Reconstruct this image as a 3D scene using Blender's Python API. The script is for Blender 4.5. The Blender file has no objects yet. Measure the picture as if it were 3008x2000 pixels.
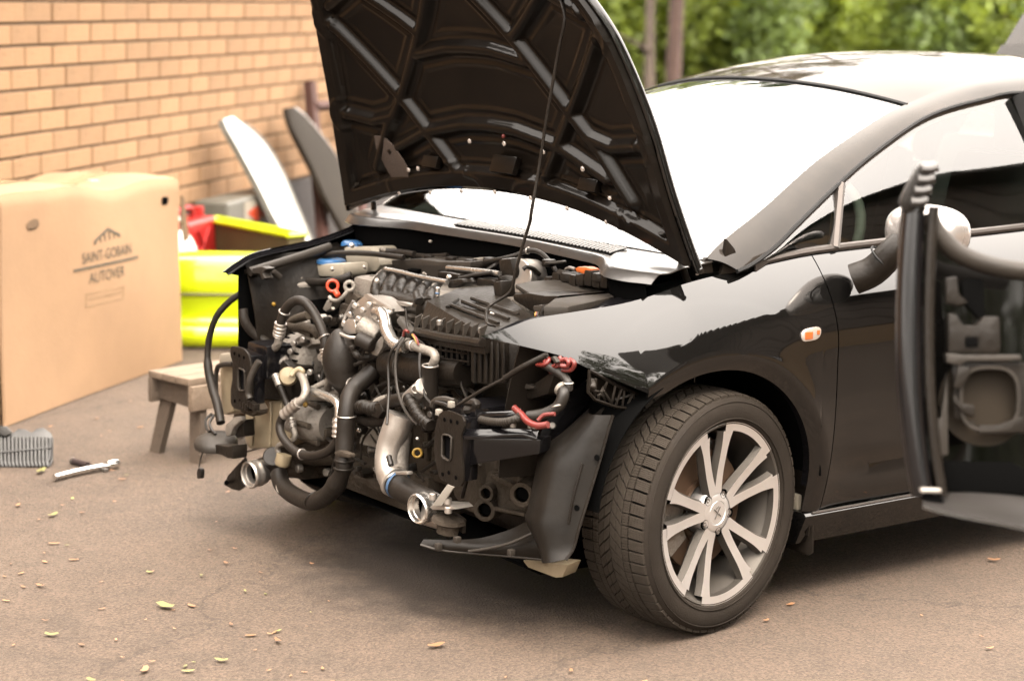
import bpy, bmesh, math, random
from mathutils import Vector, Matrix
R = math.radians
random.seed(7)
sc = bpy.context.scene
col = sc.collection

# ------------------------------------------------------------------ camera
CAM = Vector((-3.5128, -4.6573, 1.6221))
YAW, PITCH, ROLL, FPX = 0.6437, 0.1668, -0.023, 6043.77
FW = Vector((math.sin(YAW) * math.cos(PITCH), math.cos(YAW) * math.cos(PITCH), -math.sin(PITCH)))
_r = Vector((math.cos(YAW), -math.sin(YAW), 0))
_d = FW.cross(_r)
RT = _r * math.cos(ROLL) + _d * math.sin(ROLL)
DN = _d * math.cos(ROLL) - _r * math.sin(ROLL)
cd = bpy.data.cameras.new('camera')
cam = bpy.data.objects.new('camera', cd)
col.objects.link(cam)
m = Matrix((RT, -DN, -FW)).transposed().to_4x4()
m.translation = CAM
cam.matrix_world = m
cd.sensor_width = 23.7
cd.lens = FPX / 3008 * 23.7
cd.clip_start = 0.05
cd.clip_end = 2000
cd.dof.use_dof = True
cd.dof.focus_distance = 5.35
cd.dof.aperture_fstop = 1.8
sc.camera = cam

# ------------------------------------------------------------------ sky, sun, exposure
SUN_DIR = Vector((-0.25, -0.62, 1.15)).normalized()
w = bpy.data.worlds.new('World')
sc.world = w
w.use_nodes = True
nt = w.node_tree
sky = nt.nodes.new('ShaderNodeTexSky')
sky.sky_type = 'NISHITA'
sky.sun_disc = False
sky.sun_elevation = math.asin(SUN_DIR.z)
sky.sun_rotation = math.atan2(SUN_DIR.x, SUN_DIR.y)
sky.air_density = 1.0
sky.dust_density = 6.0
sky.ozone_density = 1.0
# overcast: an even cloud deck over the clear-sky model
deck = nt.nodes.new('ShaderNodeMix')
deck.data_type = 'RGBA'
deck.inputs[0].default_value = 0.94
# standard overcast: the deck is three times as bright overhead as at the horizon
wtc = nt.nodes.new('ShaderNodeTexCoord')
wsx = nt.nodes.new('ShaderNodeSeparateXYZ')
wmr = nt.nodes.new('ShaderNodeMapRange')
wmr.inputs[3].default_value = 1 / 3
wmr.inputs[4].default_value = 1.0
nt.links.new(wtc.outputs['Generated'], wsx.inputs[0])
nt.links.new(wsx.outputs[2], wmr.inputs[0])
wmu = nt.nodes.new('ShaderNodeMix')
wmu.data_type = 'RGBA'
wmu.blend_type = 'MULTIPLY'
wmu.inputs[0].default_value = 1.0
wmu.inputs[6].default_value = (10.5, 9.55, 8.6, 1)
nt.links.new(wmr.outputs[0], wmu.inputs[7])
nt.links.new(wmu.outputs[2], deck.inputs[7])
bg = nt.nodes['Background']
nt.links.new(sky.outputs[0], deck.inputs[6])
nt.links.new(deck.outputs[2], bg.inputs[0])
bg.inputs[1].default_value = 0.15
sd = bpy.data.lights.new('sun', 'SUN')
sd.energy = 0.5
sd.angle = R(22)
sd.color = (1.0, 0.88, 0.74)
sun = bpy.data.objects.new('sun', sd)
col.objects.link(sun)
sun.rotation_euler = SUN_DIR.to_track_quat('Z', 'Y').to_euler()
sun.location = (0, 0, 20)
sc.view_settings.view_transform = 'Standard'
sc.view_settings.look = 'None'
sc.view_settings.exposure = 3.35
sc.view_settings.gamma = 1.0
sc.view_settings.use_curve_mapping = False
sc.render.engine = 'CYCLES'
sc.cycles.use_denoising = True
sc.cycles.max_bounces = 6
sc.cycles.diffuse_bounces = 3
sc.cycles.glossy_bounces = 4
sc.cycles.transparent_max_bounces = 8
sc.cycles.use_adaptive_sampling = True
sc.cycles.adaptive_threshold = 0.02
sc.cycles.sample_clamp_indirect = 8.0
sc.cycles.caustics_reflective = False
sc.cycles.caustics_refractive = False

# ------------------------------------------------------------------ measuring: a pixel of the photograph and a known plane give a place
def ray(u, v):
    return FW + RT * ((u - 1504) / FPX) + DN * ((v - 1000) / FPX)
ZOOM = {'A': (580, 620, 3.136), 'B': (580, 1000, 2.8), 'G': (1100, 650, 2.614), 'D': (1100, 1100, 2.529),
        'E': (1600, 1000, 1.782), 'F': (2200, 450, 1.364), 'H': (850, 0, 1.8146), 'R': (1800, 0, 1.844),
        'W': (0, 0, 2.24), 'X': (0, 450, 2.24), 'Y': (0, 1000, 3.136), 'N': (0, 0, 1.0)}
def full(k, a, b):
    x0, y0, s = ZOOM[k]
    return x0 + a / s, y0 + b / s
def P(k, a, b, x=None, y=None, z=None, dep=None, n=None, o=None):
    q = ray(*full(k, a, b))
    if dep is not None: t = dep
    elif n is not None: t = n.dot(o - CAM) / n.dot(q)
    elif x is not None: t = (x - CAM.x) / q.x
    elif y is not None: t = (y - CAM.y) / q.y
    else: t = (z - CAM.z) / q.z
    return CAM + q * t

# ------------------------------------------------------------------ materials
MATS = {}
def mat(name, c, rough=0.5, metal=0.0, coat=0.0, var=0.15, vs=6.0, bump=0.0, bs=150.0, dust=0.0, dc=(0.20, 0.16, 0.12), rvar=0.0, rnd=0.0, spec=0.5, up=0.0, ds=9.0, dk=0.24, coatr=0.03, cior=1.55):
    ak = 0.85 if metal > .5 else 0.66
    c = tuple(q * ak for q in c)
    dc = tuple(q * 0.66 for q in dc)
    mt = bpy.data.materials.new(name)
    mt.use_nodes = True
    t = mt.node_tree
    N, L = t.nodes, t.links
    b = N['Principled BSDF']
    b.inputs['Roughness'].default_value = rough
    b.inputs['Metallic'].default_value = metal
    b.inputs['Specular IOR Level'].default_value = spec
    if coat:
        b.inputs['Coat Weight'].default_value = coat
        b.inputs['Coat Roughness'].default_value = coatr
        b.inputs['Coat IOR'].default_value = cior
    tc = N.new('ShaderNodeTexCoord')
    no = N.new('ShaderNodeTexNoise')
    no.inputs['Scale'].default_value = vs
    no.inputs['Detail'].default_value = 7
    no.inputs['Roughness'].default_value = 0.65
    L.new(tc.outputs['Object'], no.inputs['Vector'])
    ramp = N.new('ShaderNodeMapRange')
    ramp.inputs[1].default_value = 0.3
    ramp.inputs[2].default_value = 0.7
    ramp.inputs[3].default_value = 1 - var
    ramp.inputs[4].default_value = 1 + var
    L.new(no.outputs[0], ramp.inputs[0])
    mul = N.new('ShaderNodeMix')
    mul.data_type = 'RGBA'
    mul.blend_type = 'MULTIPLY'
    mul.inputs[0].default_value = 1
    mul.inputs[6].default_value = (*c, 1)
    L.new(ramp.outputs[0], mul.inputs[7])
    out = mul.outputs[2]
    if rnd:
        oi = N.new('ShaderNodeObjectInfo')
        mr = N.new('ShaderNodeMapRange')
        mr.inputs[3].default_value = 1 - rnd
        mr.inputs[4].default_value = 1 + rnd
        L.new(oi.outputs['Random'], mr.inputs[0])
        m2 = N.new('ShaderNodeMix')
        m2.data_type = 'RGBA'
        m2.blend_type = 'MULTIPLY'
        m2.inputs[0].default_value = 1
        L.new(out, m2.inputs[6])
        L.new(mr.outputs[0], m2.inputs[7])
        out = m2.outputs[2]
    if dust or up:
        n2 = N.new('ShaderNodeTexNoise')
        n2.inputs['Scale'].default_value = ds
        n2.inputs['Detail'].default_value = 9
        n2.inputs['Roughness'].default_value = 0.7
        L.new(tc.outputs['Object'], n2.inputs['Vector'])
        mr = N.new('ShaderNodeMapRange')
        mr.inputs[1].default_value = 0.35
        mr.inputs[2].default_value = 0.72
        mr.inputs[3].default_value = dust * 0.25
        mr.inputs[4].default_value = dust
        L.new(n2.outputs[0], mr.inputs[0])
        f = mr.outputs[0]
        if up:
            g = N.new('ShaderNodeNewGeometry')
            sx = N.new('ShaderNodeSeparateXYZ')
            L.new(g.outputs['Normal'], sx.inputs[0])
            mu = N.new('ShaderNodeMapRange')
            mu.inputs[1].default_value = 0.2
            mu.inputs[2].default_value = 1.0
            mu.inputs[3].default_value = 0.0
            mu.inputs[4].default_value = up
            L.new(sx.outputs[2], mu.inputs[0])
            ad = N.new('ShaderNodeMath')
            ad.operation = 'ADD'
            ad.use_clamp = True
            L.new(f, ad.inputs[0])
            L.new(mu.outputs[0], ad.inputs[1])
            f = ad.outputs[0]
        m3 = N.new('ShaderNodeMix')
        m3.data_type = 'RGBA'
        L.new(f, m3.inputs[0])
        L.new(out, m3.inputs[6])
        m3.inputs[7].default_value = (*[q * dk for q in dc], 1)
        out = m3.outputs[2]
        mm = N.new('ShaderNodeMapRange')
        mm.inputs[3].default_value = rough
        mm.inputs[4].default_value = min(1, rough + 0.45)
        L.new(f, mm.inputs[0])
        L.new(mm.outputs[0], b.inputs['Roughness'])
        if metal:
            mm2 = N.new('ShaderNodeMapRange')
            mm2.inputs[3].default_value = metal
            mm2.inputs[4].default_value = 0
            L.new(f, mm2.inputs[0])
            L.new(mm2.outputs[0], b.inputs['Metallic'])
    elif rvar:
        mm = N.new('ShaderNodeMapRange')
        mm.inputs[1].default_value = 0.3
        mm.inputs[2].default_value = 0.7
        mm.inputs[3].default_value = max(0, rough - rvar)
        mm.inputs[4].default_value = rough + rvar
        L.new(no.outputs[0], mm.inputs[0])
        L.new(mm.outputs[0], b.inputs['Roughness'])
    L.new(out, b.inputs['Base Color'])
    if bump:
        n3 = N.new('ShaderNodeTexNoise')
        n3.inputs['Scale'].default_value = bs
        n3.inputs['Detail'].default_value = 4
        L.new(tc.outputs['Object'], n3.inputs['Vector'])
        bp = N.new('ShaderNodeBump')
        bp.inputs['Strength'].default_value = bump
        bp.inputs['Distance'].default_value = 0.01
        L.new(n3.outputs[0], bp.inputs['Height'])
        L.new(bp.outputs[0], b.inputs['Normal'])
    MATS[name] = mt
    return mt
mat('black_paint', (0.0042, 0.004, 0.0038), 0.3, coat=1.0, var=0.1, dust=0.05, dc=(0.10, 0.08, 0.065), ds=4, spec=0.0)
mat('roof_paint', (0.006, 0.006, 0.006), 0.3, coat=0.46, cior=1.5, var=0.1, dust=0.30, up=0.18, dc=(0.30, 0.235, 0.18), ds=5, spec=0.0)
mat('bay_paint', (0.004, 0.004, 0.005), 0.3, coat=0.6, var=0.3, dust=0.10, dc=(0.09, 0.065, 0.045), spec=0.05, coatr=0.12)
mat('hood_inner_paint', (0.0055, 0.0042, 0.0032), 0.36, coat=0.2, var=0.3, dust=0.15, dc=(0.045, 0.028, 0.017), ds=3, spec=0.05, coatr=0.09)
mat('black_plastic', (0.0075, 0.0058, 0.0046), 0.3, spec=0.17, var=0.3, dust=0.35, up=0.12, dc=(0.12, 0.095, 0.07), bump=0.15, bs=90)
mat('grey_plastic', (0.024, 0.02, 0.0165), 0.4, spec=0.25, var=0.25, dust=0.4, up=0.2, dc=(0.17, 0.14, 0.11), bump=0.1, bs=90)
mat('cowl_plastic', (0.034, 0.032, 0.031), 0.25, coat=0.2, var=0.2, dust=0.2)
mat('rubber_hose', (0.0105, 0.0085, 0.007), 0.36, spec=0.2, var=0.3, dust=0.45, up=0.12, dc=(0.13, 0.10, 0.075), bump=0.1, bs=120)
mat('liner_plastic', (.0065, .0055, .0047), 0.34, spec=0.13, var=0.3, dust=0.25, dc=(0.14, 0.11, 0.08), bump=0.08, bs=60)
mat('tyre_rubber', (0.024, 0.0195, 0.016), 0.72, spec=0.12, var=0.3, dust=0.75, dc=(0.105, 0.082, 0.060), ds=14, bump=0.2, bs=250)
mat('groove_shade', (.006, .005, .004), 0.9, var=0.2, spec=0.05)  # tyre rubber painted darker for the shade in the tread grooves
mat('tread_rubber', (0.05, 0.041, 0.033), 0.75, spec=0.12, var=0.25, dust=0.8, dc=(0.13, 0.105, 0.08), ds=25, bump=0.25, bs=400)
mat('wiring', (0.009, 0.0075, 0.0065), 0.4, var=0.2, dust=0.3, spec=0.3)
mat('red_cable', (0.14, 0.01, 0.007), 0.4, var=0.15, dust=0.2)
mat('yellow_wire', (0.28, 0.16, 0.012), 0.45, var=0.1)
mat('aluminium', (0.48, 0.44, 0.40), 0.30, metal=1.0, var=0.12, dust=0.35, dc=(0.28, 0.23, 0.18), rvar=0.1, bump=0.1, bs=180)
mat('cast_alloy', (0.3, 0.27, 0.235), 0.42, metal=0.85, var=0.2, dust=0.75, dc=(0.22, 0.18, 0.14), bump=0.35, bs=120)
mat('dirty_cast', (0.075, 0.060, 0.045), 0.55, metal=0.5, var=0.3, dust=0.9, dc=(0.16, 0.12, 0.085), bump=0.4, bs=90, spec=0.2)
mat('bright_pipe', (0.6, 0.57, 0.53), 0.22, metal=1.0, var=0.1, dust=0.18, dc=(0.3, 0.25, 0.2))
mat('steel', (0.26, 0.24, 0.22), 0.35, metal=1.0, var=0.2, dust=0.3, dc=(0.25, 0.2, 0.15))
mat('beige_plastic', (0.34, 0.275, 0.18), 0.45, var=0.15, dust=0.35, dc=(0.22, 0.17, 0.11), ds=7)
mat('reservoir_white', (0.36, 0.32, 0.255), 0.4, var=0.1, dust=0.3, dc=(0.35, 0.28, 0.19))
mat('cap_cream', (0.30, 0.24, 0.15), 0.45, var=0.2, dust=0.35, dc=(0.25, 0.18, 0.1))
mat('blue_cap', (0.018, 0.10, 0.25), 0.4, var=0.1, dust=0.15)
mat('signal_orange', (0.50, 0.045, 0.01), 0.4, var=0.08, dust=0.08)
mat('orange_plug', (0.45, 0.09, 0.01), 0.45, var=0.1, dust=0.12)
mat('blue_band', (0.03, 0.09, 0.19), 0.6, var=0.2, dust=0.4)
mat('rust_disc', (0.15, 0.095, 0.06), 0.45, metal=0.7, var=0.3, dust=0.55, dc=(0.16, 0.05, 0.02), ds=6)
mat('rust', (0.035, 0.018, 0.010), 0.8, var=0.4, dust=0.4, bump=0.3)
mat('machined_alloy', (0.88, 0.89, 0.9), 0.42, metal=1.0, var=0.05, dust=0.05, dc=(0.36, 0.29, 0.22), rvar=0.05)
mat('rim_grey', (0.085, 0.077, 0.068), 0.42, metal=0.8, var=0.1, dust=0.5, dc=(0.22, 0.18, 0.14))
mat('dark_hole', (0.004, 0.004, 0.004), 0.9, var=0.0, spec=0.0)  # matte black parts; also painted shade inside holes, slots and recesses
mat('mirror_cap', (0.45, 0.42, 0.40), 0.25, metal=0.7, coat=0.5, var=0.05)
mat('silver_trim', (0.09, 0.079, 0.072), 0.3, metal=0.6, var=0.06)
mat('seal_rubber', (0.01, 0.01, 0.01), 0.6, var=0.1, spec=0.2)
mat('interior', (0.03, 0.03, 0.032), 0.75, var=0.2)
mat('interior_light', (0.12, 0.125, 0.11), 0.7, var=0.1)
mat('label_paper', (0.26, 0.235, 0.20), 0.7, var=0.12, dust=0.3, dc=(0.4, 0.32, 0.24))
mat('amber_lens', (0.50, 0.12, 0.025), 0.15, coat=1.0, var=0.1)
mat('clear_lens', (0.40, 0.35, 0.31), 0.1, coat=1.0, var=0.1)
mat('brick', (0.385, 0.228, 0.118), 0.85, var=0.10, vs=9, bump=0.5, bs=70, rnd=0.12, dust=0.16, dc=(0.32, 0.18, 0.09), ds=30, dk=1.0)
mat('mortar', (0.115, 0.08, 0.052), 0.95, var=0.25, vs=12, bump=0.5, bs=120, dk=1.0)
mat('plinth_concrete', (0.06, 0.052, 0.05), 0.9, var=0.2, vs=4, bump=0.4, bs=60)
mat('cardboard', (0.34, 0.205, 0.11), 0.8, var=0.07, vs=3.5, dust=0.16, dc=(0.27, 0.165, 0.085), ds=2.5, bump=0.08, bs=60, dk=1.0)
mat('packing_tape', (0.36, 0.24, 0.14), 0.25, var=0.05)
mat('cardboard_edge', (0.15, 0.09, 0.045), 0.9, var=0.15)
mat('print_ink', (0.05, 0.045, 0.03), 0.8, var=0.3, vs=40, dust=0.15, dc=(0.35, 0.23, 0.13), ds=60, dk=1.0)
mat('print_faint', (0.24, 0.16, 0.085), 0.8, var=0.3, vs=40, dust=0.5, dc=(0.45, 0.29, 0.15), ds=60, dk=1.0)
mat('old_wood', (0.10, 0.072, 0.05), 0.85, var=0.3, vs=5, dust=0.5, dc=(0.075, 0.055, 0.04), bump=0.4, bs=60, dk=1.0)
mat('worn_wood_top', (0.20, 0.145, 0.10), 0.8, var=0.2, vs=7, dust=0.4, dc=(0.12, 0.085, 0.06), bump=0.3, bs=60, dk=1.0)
mat('red_brown_wood', (0.075, 0.03, 0.022), 0.8, var=0.25, vs=6, bump=0.2)
mat('tool_chrome', (0.85, 0.85, 0.83), 0.12, metal=1.0, var=0.03)
mat('tool_dark', (0.06, 0.045, 0.045), 0.45, metal=0.4, var=0.2)
mat('grille_plastic', (0.017, 0.017, 0.0175), 0.42, var=0.15, dust=0.3, dc=(0.17, 0.15, 0.13))
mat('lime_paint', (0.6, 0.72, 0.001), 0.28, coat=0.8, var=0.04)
mat('lime_shaded', (0.10, 0.08, 0.033), 0.6, var=0.15, vs=5)  # lime plastic darkened to olive for faces in shade
mat('red_plastic', (0.36, 0.012, 0.010), 0.4, var=0.1)
mat('white_plastic', (0.55, 0.53, 0.47), 0.4, var=0.05)
mat('silver_paint', (0.60, 0.60, 0.58), 0.3, coat=1.0, var=0.03)
mat('grey_can', (0.11, 0.105, 0.085), 0.5, var=0.1)
mat('hazard_orange', (0.45, 0.045, 0.01), 0.5, var=0.05)
mat('pine_bark', (0.085, 0.052, 0.042), 0.95, var=0.35, vs=4, bump=0.8, bs=25)
mat('birch_bark', (0.13, 0.10, 0.078), 0.9, var=0.3, vs=4, bump=0.5, bs=25)
mat('tan_brick', (0.20, 0.125, 0.06), 0.9, var=0.2)
mat('matte_dark_brown', (0.024, 0.018, 0.012), 0.6, var=0.2, spec=0.1)
mat('dark_roof', (0.035, 0.028, 0.022), 0.8, var=0.3)
mat('brown_boards', (0.045, 0.028, 0.017), 0.8, var=0.3)
def leaf_mat(name, c, tr):
    mt = bpy.data.materials.new(name)
    mt.use_nodes = True
    t = mt.node_tree
    N, L = t.nodes, t.links
    b = N['Principled BSDF']
    b.inputs['Roughness'].default_value = 0.55
    g = N.new('ShaderNodeNewGeometry')
    mr = N.new('ShaderNodeMapRange')
    mr.inputs[3].default_value = 0.5
    mr.inputs[4].default_value = 1.5
    L.new(g.outputs['Random Per Island'], mr.inputs[0])
    mu = N.new('ShaderNodeMix')
    mu.data_type = 'RGBA'
    mu.blend_type = 'MULTIPLY'
    mu.inputs[0].default_value = 1
    mu.inputs[6].default_value = (*c, 1)
    L.new(mr.outputs[0], mu.inputs[7])
    L.new(mu.outputs[2], b.inputs['Base Color'])
    tl = N.new('ShaderNodeBsdfTranslucent')
    tl.inputs[0].default_value = (c[0] * 1.6, c[1] * 1.5, c[2] * 0.8, 1)
    mx = N.new('ShaderNodeMixShader')
    mx.inputs[0].default_value = tr
    L.new(b.outputs[0], mx.inputs[1])
    L.new(tl.outputs[0], mx.inputs[2])
    L.new(mx.outputs[0], N['Material Output'].inputs[0])
    MATS[name] = mt
leaf_mat('leaf_green', (.17, .22, .038), 0.4)
leaf_mat('leaf_dark', (.085, .125, .030), 0.35)
leaf_mat('needle_green', (0.05, 0.075, 0.025), 0.25)
leaf_mat('fallen_leaf', (.19, .095, .045), 0.1)
leaf_mat('fallen_green', (0.13, 0.125, 0.04), 0.1)
def glass_mat(name, tintc, ior, refl=(1, 1, 1)):
    mt = bpy.data.materials.new(name)
    mt.use_nodes = True
    t = mt.node_tree
    N, L = t.nodes, t.links
    N.remove(N['Principled BSDF'])
    f = N.new('ShaderNodeFresnel')
    f.inputs[0].default_value = ior
    tr = N.new('ShaderNodeBsdfTransparent')
    tr.inputs[0].default_value = (*tintc, 1)
    gl = N.new('ShaderNodeBsdfGlossy')
    gl.inputs[0].default_value = (*refl, 1)
    gl.inputs['Roughness'].default_value = 0.02
    mx = N.new('ShaderNodeMixShader')
    L.new(f.outputs[0], mx.inputs[0])
    L.new(tr.outputs[0], mx.inputs[1])
    L.new(gl.outputs[0], mx.inputs[2])
    L.new(mx.outputs[0], N['Material Output'].inputs[0])
    MATS[name] = mt
glass_mat('window_glass', (0.55, 0.62, 0.56), 1.75)
glass_mat('windscreen_glass', (0.5, 0.56, 0.5), 1.85)
def ground_mat():
    mt = bpy.data.materials.new('asphalt')
    mt.use_nodes = True
    t = mt.node_tree
    N, L = t.nodes, t.links
    b = N['Principled BSDF']
    b.inputs['Roughness'].default_value = 0.9
    b.inputs['Specular IOR Level'].default_value = 0.3
    tc = N.new('ShaderNodeTexCoord')
    def noise(s, d=6, r=0.6):
        n = N.new('ShaderNodeTexNoise')
        n.inputs['Scale'].default_value = s
        n.inputs['Detail'].default_value = d
        n.inputs['Roughness'].default_value = r
        L.new(tc.outputs['Object'], n.inputs['Vector'])
        return n
    def mixc(f, a, c, blend='MIX'):
        mx = N.new('ShaderNodeMix')
        mx.data_type = 'RGBA'
        mx.blend_type = blend
        for i, q in ((0, f), (6, a), (7, c)):
            if hasattr(q, 'links') or hasattr(q, 'is_linked'): L.new(q, mx.inputs[i])
            else: mx.inputs[i].default_value = q
        return mx.outputs[2]
    def rng(o, a, bb, c=0., dd=1.):
        r = N.new('ShaderNodeMapRange')
        r.inputs[1].default_value = a
        r.inputs[2].default_value = bb
        r.inputs[3].default_value = c
        r.inputs[4].default_value = dd
        L.new(o, r.inputs[0])
        return r.outputs[0]
    big = noise(0.55, 5, 0.55)
    mid = noise(5, 8, 0.7)
    fine = noise(140, 5, 0.7)
    c = mixc(rng(big.outputs[0], .35, .65), (0.0465, 0.0350, 0.0267, 1), (0.0633, 0.0473, 0.0358, 1))
    c = mixc(rng(mid.outputs[0], .3, .72), c, (0.0751, 0.0540, 0.0397, 1))
    vo = N.new('ShaderNodeTexVoronoi')
    vo.inputs['Scale'].default_value = 160
    L.new(tc.outputs['Object'], vo.inputs['Vector'])
    c = mixc(1.0, c, rng(vo.outputs['Color'], 0, 1, .62, 1.38), 'MULTIPLY')
    c = mixc(1.0, c, rng(fine.outputs[0], .3, .7, .72, 1.28), 'MULTIPLY')
    sp = noise(38, 3, 0.6)
    c = mixc(rng(sp.outputs[0], .68, .73, 0, .55), c, (0.1313, 0.0789, 0.0480, 1))
    sp2 = noise(27, 4, 0.6)
    c = mixc(rng(sp2.outputs[0], .70, .76, 0, .5), c, (0.0131, 0.0096, 0.0070, 1))
    st = noise(1.7, 7, 0.7)
    c = mixc(rng(st.outputs[0], .54, .74, 0, .45), c, (0.0268, 0.0202, 0.0155, 1))
    st2 = noise(0.9, 8, 0.75)
    c = mixc(rng(st2.outputs[0], .56, .72, 0, .4), c, (0.1014, 0.0760, 0.0578, 1))
    vc = N.new('ShaderNodeTexVoronoi')
    vc.feature = 'DISTANCE_TO_EDGE'
    vc.inputs['Scale'].default_value = 0.9
    wv = noise(2.5, 6, 0.7)
    mxv = N.new('ShaderNodeMix')
    mxv.data_type = 'VECTOR'
    mxv.inputs[0].default_value = 0.30
    L.new(tc.outputs['Object'], mxv.inputs[4])
    L.new(wv.outputs['Color'], mxv.inputs[5])
    L.new(mxv.outputs[1], vc.inputs['Vector'])
    crk = rng(vc.outputs['Distance'], 0.0, 0.006, .55, 0)
    c = mixc(crk, c, (0.0200, 0.0160, 0.0130, 1))
    # oil drips below the engine, also painted dark for the car's shadow
    pos = N.new('ShaderNodeVectorMath')
    pos.operation = 'DISTANCE'
    pos.inputs[1].default_value = (-.12, -.05, 0)
    L.new(tc.outputs['Object'], pos.inputs[0])
    dn3 = noise(9, 6, 0.7)
    sb = N.new('ShaderNodeMath')
    sb.operation = 'MULTIPLY_ADD'
    L.new(dn3.outputs[0], sb.inputs[0])
    sb.inputs[1].default_value = 0.7
    L.new(pos.outputs['Value'], sb.inputs[2])
    c = mixc(rng(sb.outputs[0], .70, 1.02, .8, 0), c, (0.0108, 0.0079, 0.0058, 1))
    L.new(c, b.inputs['Base Color'])
    ad = N.new('ShaderNodeMath')
    ad.operation = 'ADD'
    L.new(fine.outputs[0], ad.inputs[0])
    L.new(vo.outputs['Distance'], ad.inputs[1])
    bp = N.new('ShaderNodeBump')
    bp.inputs['Strength'].default_value = 0.55
    bp.inputs['Distance'].default_value = 0.006
    L.new(ad.outputs[0], bp.inputs['Height'])
    L.new(bp.outputs[0], b.inputs['Normal'])
    MATS['asphalt'] = mt
ground_mat()

# ------------------------------------------------------------------ mesh helpers
def ip(pts):
    xs = [p[0] for p in pts]
    ys = [p[1] for p in pts]
    n = len(xs)
    dl = [(ys[i + 1] - ys[i]) / (xs[i + 1] - xs[i]) for i in range(n - 1)]
    ms = [dl[0]] + [0 if dl[i - 1] * dl[i] <= 0 else 2 * dl[i - 1] * dl[i] / (dl[i - 1] + dl[i]) for i in range(1, n - 1)] + [dl[-1]]
    def f(x):
        if x <= xs[0]: return ys[0] + ms[0] * (x - xs[0])
        if x >= xs[-1]: return ys[-1] + ms[-1] * (x - xs[-1])
        i = 0
        while x > xs[i + 1]: i += 1
        h = xs[i + 1] - xs[i]
        t = (x - xs[i]) / h
        return ((1 + 2 * t) * (1 - t) ** 2 * ys[i] + t * (1 - t) ** 2 * h * ms[i] + t * t * (3 - 2 * t) * ys[i + 1] + t * t * (t - 1) * h * ms[i + 1])
    return f
def smooth_path(pts, sub=6, closed=False):
    pts = [Vector(p) for p in pts]
    if len(pts) < 3: 
        return [pts[0].lerp(pts[-1], i / 4) for i in range(5)]
    out = []
    n = len(pts)
    for i in range(n - 1):
        p0 = pts[i - 1] if i else pts[0] * 2 - pts[1]
        p1, p2 = pts[i], pts[i + 1]
        p3 = pts[i + 2] if i + 2 < n else pts[-1] * 2 - pts[-2]
        for k in range(sub):
            t = k / sub
            out.append(0.5 * ((2 * p1) + (p2 - p0) * t + (2 * p0 - 5 * p1 + 4 * p2 - p3) * t * t + (3 * p1 - p0 - 3 * p2 + p3) * t ** 3))
    out.append(pts[-1])
    return out
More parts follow.
